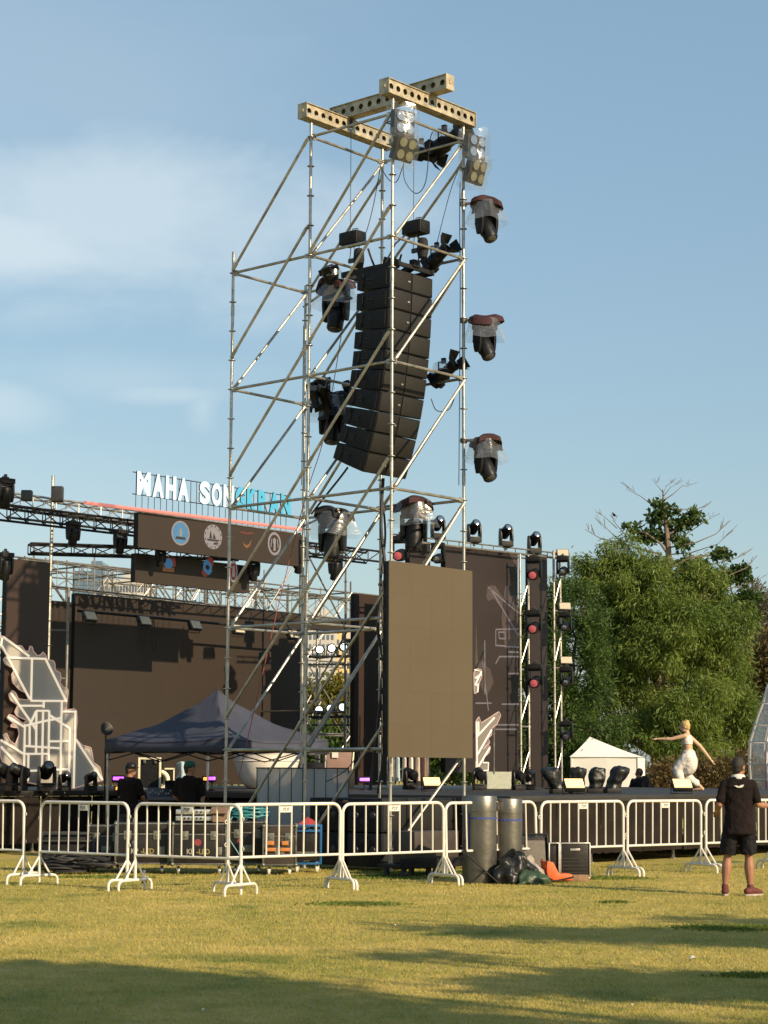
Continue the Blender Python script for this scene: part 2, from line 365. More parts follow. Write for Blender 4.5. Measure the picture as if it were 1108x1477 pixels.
# ================================================================== PA tower
LV = [11.85 - 2 * k for k in range(6)]
tw = thing('scaffold_tower', 'tall galvanised scaffold tower with diagonal braces carrying the hanging speaker column', 'scaffold tower', S(0, 0), RZ)
TP = dict(A=(0, -BAY), B=(0, 0), C=(0, BAY), D=(BAY, BAY), E=(BAY, 0), F=(BAY, -BAY))
def tl(n, z): a, b = TP[n]; return Vector((a, -b, z))         # tower-local
ZT = dict(A=10.22, B=12.12, C=12.12, D=12.12, E=12.12, F=9.98)
for n in 'ABCDEF':
    m = MB(); m.tube(tl(n, .02), tl(n, ZT[n]), .0255, 10)
    m.box(tl(n, .01), (.16, .16, .012)); m.tube(tl(n, .016), tl(n, .3), .034, 10)
    k = 0
    while 1.85 - .5 * 3 + .5 * k < ZT[n] - .05:
        z = .35 + .5 * k; m.lathe([(.03, z - .012), (.062, z - .004), (.062, z + .004), (.03, z + .012)], 10, tl(n, 0)); k += 1
    for z in (3.2, 6.2, 9.2): m.tube(tl(n, z - .09), tl(n, z + .09), .031, 10)
    m.build('standard', MT['galv'], tw)
def ledger(p, q, z, ma='galv'):
    a, b = tl(p, z), tl(q, z); d = (b - a).normalized(); m = MB()
    m.tube(a + d * .06, b - d * .06, .0245, 8)
    for e, s in ((a, 1), (b, -1)): m.box(e + d * s * .065, (.075, .035, .07), rotz(math.atan2(d.y, d.x)))
    m.build('ledger', MT[ma], tw)
for k, z in enumerate(LV):
    for p, q in (('B', 'C'), ('B', 'E'), ('C', 'D'), ('E', 'D')): ledger(p, q, z)
    if k: 
        for p, q in (('A', 'B'), ('A', 'F'), ('F', 'E')): ledger(p, q, z)
def brace(p, zp, q, zq, side=(0, 0), ma='galv'):
    a, b = tl(p, zp), tl(q, zq); o = Vector((side[0], side[1], 0)) * .045; d = (b - a).normalized()
    m = MB(); m.tube(a + o + d * .05, b + o - d * .05, .0235, 8)
    for e, s in ((a, 1), (b, -1)): m.tube(e + o * 1.3 + d * .05 * s, e + d * .05 * s, .02, 6); m.tube(e + o + d * s * .06, e + o + d * s * .2, .029, 8)
    m.build('brace', MT[ma], tw)
for k in range(5):
    if k < 5:
        brace('B', LV[k + 1], 'C', LV[k], (-1, 0)) if k == 0 else brace('B', LV[k] - 1.5, 'C', LV[k] + .5, (-1, 0))
        brace('C', LV[k + 1] if k else LV[1], 'D', LV[k], (0, -1)) 
        brace('B', LV[k + 1], 'E', LV[k], (0, -1))
        brace('E', LV[k + 1] + .05, 'D', LV[k] - .5 + (.5 if k else .2), (1, 0))
    if k: 
        brace('A', LV[k] - 1.5, 'B', LV[k] + .5, (-1, 0)); brace('A', LV[k + 1] if k < 5 else .3, 'F', LV[k], (0, -1)); brace('F', LV[k + 1], 'E', LV[k], (1, 0))
brace('A', LV[1], 'B', LV[0], (-1, 0)); brace('F', LV[1], 'E', LV[0] - .2, (1, 0))
brace('C', .3, 'D', LV[5], (0, -1)); brace('A', .3, 'B', LV[5] + .5, (-1, 0)); brace('B', .3, 'C', LV[5] + .5, (-1, 0)); brace('A', .35, 'F', LV[5], (0, -1))
# ---------------------------------------------------------------- perforated beams on top
def beam(name_label, a, b, z, rz, half, nh=13, wd=.15, ht=.25):
    t = thing('perforated_beam', name_label, 'steel beam', S(a, b, z), rz, 'perforated steel beams on the tower top')
    for sgn in (-1, 1):
        m = MB(); y0 = sgn * (wd / 2); cw = 2 * half / nh; r = ht * .20
        for th in (0, 1):
            yy = y0 - sgn * .008 * th; fs = []
            for i in range(nh):
                cx = -half + cw * (i + .5); K = 16; inn, out = [], []
                for q in range(K):
                    an = 2 * PI * q / K + PI / 4; c, s = math.cos(an), math.sin(an); mx = max(abs(c), abs(s))
                    inn.append((cx + r * c, yy, ht / 2 + r * s)); out.append((cx + cw / 2 * c / mx, yy, ht / 2 + ht / 2 * s / mx))
                m.add(inn + out, [(q, (q + 1) % K, K + (q + 1) % K, K + q) for q in range(K)])
        for i in range(nh):
            cx = -half + cw * (i + .5); K = 16
            m.add([(cx + r * math.cos(2 * PI * q / K), y0 - sgn * .008 * j, ht / 2 + r * math.sin(2 * PI * q / K)) for j in (0, 1) for q in range(K)], [(q, (q + 1) % K, K + (q + 1) % K, K + q) for q in range(K)])
        m.build('side_plate', MT['beam'], t, smooth=False)
    for z0 in (.006, ht - .006):
        m = MB(); m.box((0, 0, z0), (2 * half - .01, wd + .05, .010)); m.build('flange', MT['beam'], t, smooth=False)
    for sx in (-1, 1):
        m = MB(); m.box((sx * half, 0, ht / 2), (.012, wd + .054, ht + .004)); m.box((sx * (half + .012), 0, ht / 2), (.012, .05, .05))
        m.build('end_plate', MT['beam'], t, smooth=False)
    return t
beam('lower left perforated steel beam across the tower top', BAY / 2, 0, 12.12, RZ, 1.1)
beam('nearest sunlit perforated steel beam across the tower top right', BAY / 2, BAY, 12.12, RZ, 1.1)
beam('upper perforated cross beam resting on the two other beams', BAY / 2, .95, 12.38, RZ + PI / 2, 1.27)
# ---------------------------------------------------------------- chain hoists
def hoist(label, b, zc):
    t = thing('chain_hoist', label, 'chain hoist', S(BAY / 2, b, zc + .12), RZ + PI / 2, 'chain hoists above the speaker column')
    m = MB(); m.box((0, 0, 0), (.40, .26, .22)); m.build('motor_body', MT['blackm'], t, bevel=.03)
    for x_ in (.205, -.205): m = MB(); m.box((x_, 0, 0), (.012, .20, .16)); m.build('end_cover', MT['black'], t, bevel=.004)
    m = MB(); m.box((.06, -.132, .05), (.12, .004, .06)); m.build('label_plate', MT['white'], t, smooth=False)
    m = MB(); m.path([(-.12, 0, .11), (-.12, 0, .16), (.0, 0, .17), (.0, 0, .11)], .008, 6); m.build('handle', MT['black'], t)
    m = MB(); top_z = 12.40 - zc - .12; n = int((top_z - .11) / .035)
    for i in range(n):
        z = .11 + i * .035; o = Vector((0, 0, 0)); 
        pts = [Vector((.05 + (.007 * math.cos(q * PI / 3) if i % 2 else 0), (0 if i % 2 else .007 * math.cos(q * PI / 3)), z + .024 * math.sin(q * PI / 3))) for q in range(6)]
        m.path(pts, .0032, 4, closed=True)
    m.build('load_chain', MT['grey'], t)
    m = MB(); m.box((.05, 0, top_z - .1), (.05, .04, .09)); m.path(arc((.05, 0, top_z - .02), .035, 0, 2 * PI, 10), .010, 6); m.build('chain_hook', MT['grey'], t, bevel=.008)
    m = MB()
    for s in (-1, 1): m.tube((s * .03, 0, -.11), (s * .06, 0, -.34), .007, 6)
    m.box((0, 0, -.37), (.16, .04, .07)); m.build('lower_shackle', MT['grey'], t)
    m = MB(); m.lathe([(.075, -.52), (.095, -.40), (.085, -.24), (.06, -.20)], 12, (-.16, .02, 0)); m.build('chain_bag', MT['hoodb'], t)
    return t
hoist('black chain hoist over the back left of the speaker column', BAY / 2 - BAY / 2 + .13, 10.17)
hoist('black chain hoist with white label, right of the tower front pole', BAY / 2 + .62, 10.10)
# fix first hoist: it hangs on the cross beam line, toward the back
# ---------------------------------------------------------------- line array
la = thing('line_array', 'tall curved black line array speaker column hanging inside the tower', 'line array speaker', S(BAY / 2, .888, 9.50), RZ)
m = MB()
for x in (-.42, .42): m.box((x, -.02, .06), (.05, 1.25, .09))
for y in (-.6, -.2, .25, .58): m.box((0, y, .06), (.80, .045, .07))
m.box((0, -.60, .13), (.16, .10, .12)); m.box((0, .58, .13), (.16, .10, .12))
m.box((-.2, -.28, .17), (.10, .3, .14), rotx(.3)); m.box((.24, -.30, .16), (.10, .36, .10), rotx(-.35))
m.build('fly_frame', MT['blackm'], la, bevel=.006)
m = MB(); m.path([(0.3, -.4, .1), (.25, -.5, .5), (.05, -.60, .75)], .014); m.path([(-.3, -.2, .1), (-.25, -.4, .45), (-.02, -.58, .72)], .014)
m.path(sag((.1, .5, .6), (.2, .1, .1), .2), .018); m.path(sag((-.1, -.4, .3), (.3, .3, .05), .12), .018)
m.build('rigging_cable', MT['cable'], la)
HF, HR, DP, WD = .334, .278, .70, 1.06
yf, zf = -.53, 0.0                                             # top front edge
for i in range(10):
    t0 = math.radians(1.5 + 20.5 * (i / 9) ** 1.5)
    fd = Vector((0, math.sin(t0), -math.cos(t0)))             # down along the front face (goes back as it tilts)
    bk = Vector((0, math.cos(t0), math.sin(t0)))              # towards the back
    o = Vector((0, yf, zf)); sl_ = (HF - HR) / 2
    m = MB(); g = .006
    prof = [(0, g), (DP * .55, g + sl_ * .35), (DP, g + sl_), (DP, HF - g - sl_), (DP * .55, HF - g - sl_ * .35), (0, HF - g)]
    m.prism(prof, o, bk, fd, Vector((1, 0, 0)), -WD / 2, WD / 2)
    ce = m.build('speaker_cabinet', MT['cab'], la, bevel=.008)
    for s in (-1, 1):                                          # two grille halves on the front
        m = MB(); m.prism([(-.016, .02), (-.016, HF - .02), (.0, HF - .02), (.0, .02)], o, bk, fd, Vector((1, 0, 0)), min(s * .012, s * .515), max(s * .012, s * .515)); m.build('grille', MT['grille'], ce, bevel=.006)
    m = MB(); m.box(o + fd * HF * .5 - bk * .02 + Vector((-.07, 0, 0)), (.05, .008, .022), Matrix((Vector((1, 0, 0)), bk, -fd)).transposed()); m.build('badge', MT['alu'], ce, smooth=False)
    for s in (-1, 1):
        xx = s * (WD / 2)
        for dd in (.08, DP - .12): m = MB(); m.prism([(dd - .02, .05), (dd + .02, .05), (dd + .02, HF - .05), (dd - .02, HF - .05)], o, bk, fd, Vector((1, 0, 0)), min(xx, xx + s * .016), max(xx, xx + s * .016)); m.build('rigging_bar', MT['blackm'], ce)
        m = MB(); m.prism([(DP * .50, .10), (DP * .70, .11), (DP * .70, HF - .11), (DP * .50, HF - .10)], o, bk, fd, Vector((1, 0, 0)), min(xx, xx + s * .006), max(xx, xx + s * .006))
        m.path([o + bk * DP * .54 + fd * HF * .5 + Vector((xx + s * .02, 0, 0)), o + bk * DP * .66 + fd * HF * .5 + Vector((xx + s * .02, 0, 0))], .014, 6); m.build('handle', MT['black'], ce)
    o2 = o + fd * HF; yf, zf = o2.y, o2.z
# ---------------------------------------------------------------- moving-head lights
def moving_head(label, loc, yaw=0, tilt=0, hang=False, s=1.0, hood=None, lens='glass', group=None, roll=None, lowz=.43):
    rot = (PI if hang else 0, 0, yaw)
    t = thing('moving_head_light', label, 'stage light', loc, rot=rot, group=group, s=s)
    m = MB(); m.box((0, 0, .06), (.34, .25, .11)); m.box((0, -.127, .06), (.12, .006, .05)); m.build('base', MT['blackm'], t, bevel=.02)
    m = MB()
    for x in (-1, 1):
        m.rings([[(x * (.165 + dx), yy * wv, z) for dx, yy in ((-.025, -1), (.025, -1), (.025, 1), (-.025, 1))] for z, wv in ((.15, .085), (.26, .09), (.40, .075), (.50, .05))])
    m.box((0, 0, .14), (.38, .16, .045)); m.lathe([(.07, .11), (.07, .13)], 14); m.build('yoke', MT['black'], t, bevel=.012)
    R = rotx(tilt); c = Vector((0, 0, lowz))
    m = MB(); m.lathe([(.03, -.25), (.09, -.245), (.125, -.20), (.135, -.05), (.13, .06), (.115, .10), (.118, .19), (.10, .215), (.10, .20)], 18, c, R)
    for q in range(5): m.lathe([(.138, -.19 + q * .028), (.138, -.18 + q * .028)], 18, c, R)
    m.tube(c + Vector((-.16, 0, 0)), c + Vector((.16, 0, 0)), .03, 10)
    h = m.build('head', MT['black'], t)
    m = MB(); m.lathe([(.095, .196), (.080, .222), (.04, .234), (.006, .237)], 18, c, R); m.build('lens', MT[lens], h)
    if hood:
        m = MB(); K = 26; rr = random.Random(hsh(label) % 999)
        prof = [(.20, -.04, 0), (.255, -.045, .01), (.295, .10, .020), (.335, .20, .028), (.375, .29, .034)]
        ph = [rr.random() * 6 for _ in range(4)]
        rs = []
        for r, z, wv in prof:
            rs.append([((r + wv * (math.sin(5 * an + ph[0]) + .6 * math.sin(9 * an + ph[1]) + .4 * math.sin(14 * an + ph[2]))) * math.cos(an), (r * .92 + wv * math.sin(7 * an + ph[3])) * math.sin(an), z + wv * .5 * math.sin(4 * an + ph[1])) for an in [2 * PI * k / K for k in range(K)]])
        m.rings(rs, caps=False); m.build('rain_skirt', MT['clear2'], t)
        m = MB(); rs = []
        for r, z, wv in ((.05, -.12, .01), (.17, -.115, .03), (.25, -.06, .05), (.27, .03, .06), (.255, .032, .06), (.18, -.09, .03), (.05, -.105, .01)):
            rs.append([((r + wv * math.sin(3 * an + ph[0])) * math.cos(an), (r + wv * math.sin(4 * an + ph[1])) * math.sin(an), z + wv * math.sin(2 * an + ph[2])) for an in [2 * PI * k / K for k in range(K)]])
        m.rings(rs); m.build('hood_top', MT[hood], t)
    m = MB(); m.box((0, 0, -.02), (.16, .05, .04)); m.box((.0, 0, -.06), (.05, .07, .06)); m.build('clamp', MT['grey'], t, bevel=.008)
    return t
G1 = 'hooded moving head lights on the tower'
def hang_from(px, py, Y): return P(px, py, Y)
for lab, px, py in (('hooded moving head light, topmost of three on the tower right pole', 702, 297), ('hooded moving head light, middle of three on the tower right pole', 699, 466), ('hooded moving head light, lowest of three on the tower right pole', 701, 640)):
    p = P(px, py, 31.0); moving_head(lab, p, .75, -.55, True, 1.0, 'maroon', group=G1, lowz=.40)
    m = MB(); q = tl('D', p.z + .07); e = Vector(((p.x - B0.x) * VX + (p.y - B0.y) * VY, -((p.x - B0.x) * UX + (p.y - B0.y) * UY), p.z + .075)); m.tube(q - (e - q) * .15, e + (e - q) * .4, .024, 8); m.box(q, (.09, .07, .08)); m.build('outrigger_arm', MT['galvd'], tw)
def hook_arm(p, pole):
    m = MB(); e = Vector(((p.x - B0.x) * VX + (p.y - B0.y) * VY, -((p.x - B0.x) * UX + (p.y - B0.y) * UY), p.z + .075)); q = tl(pole, p.z + .075)
    m.tube(q - (e - q).normalized() * .1, e + (e - q).normalized() * .35, .02, 8); m.build('outrigger_arm', MT['galvd'], tw)
for lab, px, py, Y, yaw, hd in (('upper hooded light left of the speaker column, black dome in clear skirt', 485, 415, 31.9, 2.7, 'maroon'), ('lower hooded light left of the speaker column under a black cloth cap', 480, 577, 32.1, 2.9, 'hoodb'),
                        ('hooded light with black cap below the speaker column', 480, 745, 31.6, 2.8, 'hoodb'), ('hooded light with maroon cap just above the brown screen', 597, 731, 31.7, 3.0, 'maroon')):
    p = P(px, py, Y); moving_head(lab, p, yaw, .25, True, 1.15, hd, group=G1); hook_arm(p, 'F' if px < 490 else 'E')
# ---------------------------------------------------------------- profile spotlights on ledgers
def profile_spot(label, loc, yaw, tilt, hang=True, s=1.0):
    t = thing('profile_spotlight', label, 'spotlight', loc, rz=yaw, group='small black spotlights on the tower', s=s)
    R = rotx(tilt); c = Vector((0, 0, -.20))
    m = MB(); m.path([(-.14, 0, -.20), (-.14, 0, -.02), (0, 0, 0), (.14, 0, -.02), (.14, 0, -.20)], .012, 6); m.box((0, 0, .03), (.05, .07, .09)); m.build('yoke', MT['blackm'], t)
    m = MB(); m.lathe([(.04, -.26), (.10, -.25), (.125, -.16), (.125, .02), (.095, .06), (.095, .22), (.105, .23), (.105, .27), (.085, .27), (.08, .20)], 16, c, R)
    m.box(c + R @ Vector((0, .02, -.18)), (.27, .22, .10), R); b = m.build('body', MT['black'], t)
    m = MB(); m.lathe([(.08, .22), (.06, .235), (.01, .24)], 16, c, R); m.build('lens', MT['glass'], b)
    for a in range(4):
        m = MB(); Q = R @ rotz(a * PI / 2); m.add([c + Q @ Vector(v) for v in ((-.09, .10, .27), (.09, .10, .27), (.13, .19, .40), (-.13, .19, .40), (-.09, .103, .27), (.09, .103, .27), (.13, .193, .40), (-.13, .193, .40))], [(0, 1, 2, 3), (7, 6, 5, 4), (0, 4, 5, 1), (1, 5, 6, 2), (2, 6, 7, 3), (3, 7, 4, 0)]); m.build('barn_door', MT['blackm'], b, smooth=False)
    m = MB()
    rr = random.Random(hsh(label) % 77); K = 16
    m.rings([[((r + .03 * rr.random()) * math.cos(2 * PI * k / K), (r + .03 * rr.random()) * math.sin(2 * PI * k / K), z + .02 * rr.random()) for k in range(K)] for r, z in ((.05, .02), (.15, -.04), (.17, -.16))], caps=False)
    m.build('rain_bag', MT['clear2'], t)
    return t
profile_spot('small black spotlight just above the upper left hooded light', P(479, 388, 31.7), 2.4, 2.6)
profile_spot('small black spotlight just above the lower left hooded light', P(467, 550, 31.7), 2.4, 2.7)
profile_spot('tiny black spotlight beside the tower left pole, low of its ledger', P(452, 556, 31.6), 1.2, 2.9, s=.7)
profile_spot('small black spotlight right of the white labelled hoist', P(630, 356, 31.5), .8, 1.0)
profile_spot('small plastic bagged spotlight right of the middle of the speaker column', P(640, 523, 31.5), .9, 1.0)
profile_spot('black spotlight with barn doors under the top right beam', P(641, 188, 31.6), .9, 1.2, s=1.2)
profile_spot('black spotlight with open barn doors behind the left lamp cluster', P(608, 206, 31.9), 1.1, 1.9)
profile_spot('small black spotlight at the left edge of the speaker column', P(502, 552, 32.2), 1.4, 2.8, s=.6)
# ---------------------------------------------------------------- blinders (2 x 2 lamps)
def blinder(label, loc, yaw, pitch):
    t = thing('blinder_light', label, 'blinder light', loc, rot=(pitch, 0, yaw), group='four lamp blinders at the tower top')
    m = MB(); m.box((0, .06, 0), (.40, .12, .40)); m.build('housing', MT['blackm'], t, bevel=.02)
    for x in (-.095, .095):
        for z in (-.095, .095):
            m = MB(); R = rotx(PI / 2); m.lathe([(.01, -.035), (.03, -.03), (.055, -.008), (.070, .02), (.076, .025), (.076, .03), (.066, .03)], 16, (x, 0, z), R); lp = m.build('lamp', MT['lamp'], t)
            m = MB(); m.lathe([(.066, .022), (.04, .030), (.01, .033)], 14, (x, 0, z), R); m.build('lamp_glass', MT['clear3'], lp)
    m = MB(); m.path([(-.22, .06, 0), (-.22, .2, 0), (0, .22, 0), (.22, .2, 0), (.22, .06, 0)], .012, 6); m.build('bracket', MT['blackm'], t)
    rr = random.Random(hsh(label) % 55); m = MB(); K = 22
    def wr(): return rr.uniform(-.035, .045)
    m.rings([[(((.27 + wr()) * math.cos(2 * PI * k / K)), ((.22 + wr()) * math.sin(2 * PI * k / K)) + .06, z + wr()) for k in range(K)] for z in (.26, .1, -.06, -.2, -.30)], caps=False); m.build('rain_bag', MT['clear3'], t)
    return t
blinder('upper four lamp blinder on the tower front pole', P(584, 177, 29.72), .62, .05)
blinder('lower four lamp blinder on the tower front pole', P(585, 215, 29.72), .75, .38)
blinder('upper four lamp blinder on the tower right pole', P(688, 212, 31.0), .72, .05)
blinder('lower four lamp blinder on the tower right pole', P(689, 248, 31.0), .85, .30)
# ---------------------------------------------------------------- LED panel on the tower
LEDT = led_mat('outdoor_led_modules', (.083, .0645, .039), var=.008, seam=.985)  # lighter outdoor type of LED module
pL, pR = PS(562, 1000, BAY + .24), PS(683, 1000, BAY + .24)
a0, a1 = AB(pL)[0], AB(pR)[0]; zt = PS(562, 808, BAY + .24).z; zb = PS(562, 1092, BAY + .24).z
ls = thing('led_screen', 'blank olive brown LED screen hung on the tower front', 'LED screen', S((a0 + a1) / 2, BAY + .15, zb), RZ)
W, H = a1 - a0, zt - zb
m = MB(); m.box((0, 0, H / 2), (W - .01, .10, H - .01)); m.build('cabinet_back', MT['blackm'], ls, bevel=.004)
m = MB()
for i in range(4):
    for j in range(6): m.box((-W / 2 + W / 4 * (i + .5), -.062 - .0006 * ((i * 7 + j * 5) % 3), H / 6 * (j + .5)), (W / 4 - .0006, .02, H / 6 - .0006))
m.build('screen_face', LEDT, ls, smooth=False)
m = MB()
for i in range(5): m.box((-W / 2 + W * (i + .5) / 5, .08, H / 2), (.03, .05, H)); 
for j in range(3): m.tube((-W / 2, .13, H * (.12 + .38 * j)), (W / 2, .13, H * (.12 + .38 * j)), .024)
m.build('hanging_frame', MT['galvd'], ls)
m = MB()
for j in range(12): m.path(sag((-W / 2 - .01, .05, H * j / 12 + .05), (-W / 2 - .01, .06, H * (j + .8) / 12), -.02, 6), .012, 5)
m.build('edge_cable', MT['cable'], ls)
# ---------------------------------------------------------------- cables
def cable(label, pts, r=.008, ma='cable', name='cable', cat='cable', n=5):
    P_ = [Vector(p) for p in pts]; out = []
    for i in range(len(P_) - 1):                       # Catmull-Rom
        p0, p1, p2, p3 = P_[max(i - 1, 0)], P_[i], P_[i + 1], P_[min(i + 2, len(P_) - 1)]
        for k in range(6):
            t = k / 6; out.append(.5 * ((2 * p1) + (p2 - p0) * t + (2 * p0 - 5 * p1 + 4 * p2 - p3) * t * t + (3 * p1 - p0 - 3 * p2 + p3) * t ** 3))
    out.append(P_[-1]); m = MB(); m.path(out, r, n)
    o = top(name, m, MT[ma], label, cat); return o
def PC(l, Y): return [P(x, y, Y) for x, y in l]
cable('long black cable loop hanging under the top beams', PC([(582, 232), (584, 260), (600, 279), (614, 262), (620, 205), (624, 190)], 31.2))
cable('thin black cable drooping from the left lamp cluster to the back pole', PC([(548, 238), (560, 258), (572, 262), (581, 240)], 31.3))
cable('black cable running down the tower right pole', PC([(664, 262), (663, 310), (664, 400), (663, 560), (662, 700)], 31.2), .007)
cable('black cable looping from the tower right pole to the hooded lights', PC([(667, 272), (665, 290), (668, 305)], 31.1))
cable('twisted pair of black cables under the left end of the speaker column', PC([(502, 674), (490, 690), (470, 715), (449, 742)], 31.4), .018)
cable('looped black cable right of the speaker column', PC([(622, 575), (630, 592), (648, 590), (658, 566)], 31.3))
cable('two black steel cables slanting from the top right corner to the small spotlight', PC([(664, 240), (650, 275), (630, 352)], 31.5), .006)
cable('black cable falling from the back pole past the hoist', PC([(549, 240), (540, 290), (530, 330), (520, 352)], 31.9), .008)
cable('thin cable beside the tower left pole', PC([(438, 470), (437, 560), (436, 640), (435, 700)], 31.6), .006)
cable('thick bundle of black cables falling beside the brown screen', PC([(553, 690), (550, 760), (556, 830), (545, 900), (553, 960), (546, 1040), (540, 1090), (534, 1140)], 31.7), .03)
cable('second black cable bundle behind the brown screen edge', PC([(549, 700), (556, 770), (549, 850), (555, 930), (549, 1000), (553, 1080), (545, 1145)], 31.9), .02)
cable('slack red rope hanging across the tower left bay', PC([(519, 352), (500, 440), (480, 560), (465, 640), (440, 720), (405, 860), (370, 1010), (345, 1120)], 32.0), .007, 'rope', 'rope', 'rope')
cable('black cable sagging under the low right spotlight', PC([(470, 1128), (500, 1110), (520, 1080), (528, 1050)], 31.5), .008)
# ================================================================== stage decks
DZ = 1.13
MT['deckcloth'] = mat('dark_fascia_cloth', (.019, .015, .0125), .95, 0, .3, 3, bump=.4, bscale=8, spec=.08)
MT['decktop'] = mat('dark_stage_floor', (.022, .02, .018), .55, 0, .3, 2)
def deck(label, a0, a1, b0, b1, z0=.16):
    t = thing('stage_deck', label, 'stage', S((a0 + a1) / 2, (b0 + b1) / 2, 0), RZ)
    W, D = a1 - a0, b1 - b0
    m = MB(); m.box((0, 0, DZ - .05), (W, D, .10)); m.build('deck_floor', MT['decktop'], t, bevel=.01)
    n = max(1, int(W / 1.2))
    for i in range(n):
        m = MB(); x0 = -W / 2 + W * i / n; K = 20; hh = DZ - .105 - z0; rr = random.Random(i)
        top_, bot = [], []
        for k in range(K + 1):
            x = x0 + (W / n - .02) * k / K; top_.append((x, -D / 2 + .02, DZ - .104)); bot.append((x, -D / 2 + .03 + .012 * math.sin(k * 2.1 + i) , z0 + .02 * rr.random()))
        m.add(top_ + bot, [(k, k + 1, K + 2 + k, K + 1 + k) for k in range(K)]); m.build('fascia_panel', MT['deckcloth'], t)
    m = MB(); m.box((-W / 2 + .01, 0, DZ / 2), (.02, D, DZ - .3)); m.build('side_panel', MT['deckcloth'], t)
    for i in range(0, n + 1, 2):
        m = MB(); x = -W / 2 + W * i / n; x = min(max(x, -W / 2 + .1), W / 2 - .1); m.tube((x, -D / 2 + .25, 0), (x, -D / 2 + .25, DZ - .1), .03, 6); m.lathe([(.07, 0), (.07, .02), (.03, .03)], 8, (x, -D / 2 + .25, 0)); m.build('deck_leg', MT['galvd'], t)
    return t
deck('long black main stage deck behind the tent and scaffold tower', -9, 22, -16, -7.6)
deck('black thrust stage deck with dark cloth front behind the barriers on the right', 2.3, 20, -7.58, 2.3)
# ================================================================== LED walls
LEDB = led_mat('brown_led_modules', (.024, .0165, .0115)); LEDR = led_mat('reddish_led_modules', (.030, .0165, .0115)); LEDP = led_mat('purplish_led_modules', (.020, .0135, .0125))
GS = 'brown LED walls of the stage'
def wall(label, px0, px1, pytop, pref, b, zb=1.2, ma=None, zt=None, depth=.12):
    q0, q1 = PS(px0, 1000, b), PS(px1, 1000, b); a0, a1 = AB(q0)[0], AB(q1)[0]
    z1 = PS(pref, pytop, b).z if zt is None else zt
    t = thing('led_screen', label, 'LED screen', S((a0 + a1) / 2, b, zb), RZ, GS); W, H = a1 - a0, z1 - zb
    m = MB(); m.box((0, depth / 2 + .012, H / 2), (W - .01, depth, H - .01)); m.build('cabinet_back', MT['blackm'], t)
    nx, nz = max(1, round(W / .5)), max(1, round(H / .5)); m = MB()
    for i in range(nx):
        for j in range(nz): m.box((-W / 2 + W / nx * (i + .5), -.002 - .0004 * ((i * 7 + j * 5) % 3), H / nz * (j + .5)), (W / nx - .0008, .02, H / nz - .0008))
    f = m.build('screen_face', ma or LEDB, t, smooth=False)
    return t, W, H, f
wm, WM, HM, fm = wall('large brown LED wall across the back of the stage', 105, 437, 855, 105, -11.2)
wall('narrow brown LED strip beside the left end of the back LED wall', 69, 100, 867, 85, -11.25)
wall('reddish brown LED column at the left edge of the photo', 5, 67, 808, 36, -8.0, ma=LEDR)
wall('brown LED column left of the front LED panel, behind the tower', 511, 559, 858, 530, -9.0, ma=LEDR)
wr, WR, HR_, fr = wall('tall brown LED wall right of the front panel showing a pale line drawing', 642, 747, 785, 642, -6.5, zb=1.5, ma=LEDP)
wall('narrow tall LED column just left of the right hand LED wall', 590, 620, 780, 605, -6.8, ma=LEDP)
wall('narrow tall LED column on the right between two light towers', 765, 790, 799, 778, -6.5, zb=1.15, ma=LEDP)
hd, WH, HH, fh = wall('wide header LED banner with round emblems under the sign', 194, 428, 738, 194, -7.4, zb=PS(194, 789, -7.4).z)
h2, W2, H2, f2 = wall('lower LED banner strip hung beneath the header banner', 191, 357, 797, 191, -8.1, zb=PS(191, 839, -8.1).z)
# pale picture on the right LED wall
MT['pic'] = mat('lit_led_picture_pale', (.07, .06, .06), .5, 0, .2, 3, emit=(.55, .50, .62), es=.10)
MT['picd'] = mat('lit_led_picture_dim', (.035, .025, .022), .5, 0, .2, 3, emit=(.5, .35, .3), es=.04)
def onwall(px, py, b): 
    p = PS(px, py, b); a, _ = AB(p); return a, p.z
def picture(lines, ma, r, b, root, name='screen_picture', closed=False):
    a0, b0 = AB(root.location); m = MB()
    for ln in lines:
        pts = [Vector((onwall(x, y, b)[0] - a0, -.016, onwall(x, y, b)[1] - root.location.z)) for x, y in ln]
        if closed: m.prism([(p.x, p.z) for p in pts], (0, -.0135, 0), (1, 0, 0), (0, 0, 1), (0, -1, 0), 0, .0015)
        else:
            for p, q in zip(pts, pts[1:]):
                d = q - p; R = Matrix.Rotation(-math.atan2(d.z, d.x), 3, 'Y'); m.box((p + q) / 2 + Vector((0, -.0004 * (len(m.f) % 7), 0)), (d.length + r, .003, r), R)
    return m.build(name, MT[ma], bpy.data.objects[root.name] if True else None, smooth=False)
Z7 = lambda l: [(560 + x / 3.693, 740 + y / 3.693) for x, y in l]
for pl_ in ([Z7([(530, 395), (640, 490), (688, 530)]), Z7([(540, 400), (600, 500), (688, 650)]), Z7([(570, 620), (690, 618)]), Z7([(570, 620), (570, 705), (690, 715)]), Z7([(585, 635), (620, 635), (620, 670), (588, 668), (585, 635)]),
         Z7([(690, 765), (590, 765), (570, 800)]), Z7([(640, 740), (690, 742)]), Z7([(690, 1018), (605, 1018)]), Z7([(465, 1013), (545, 1013)]), Z7([(575, 1128), (690, 1128)]), Z7([(570, 1152), (680, 1152)]), Z7([(500, 790), (520, 960), (530, 1050)]), Z7([(640, 855), (690, 855)])]): picture([pl_], 'pic', .035, -6.5, wr)
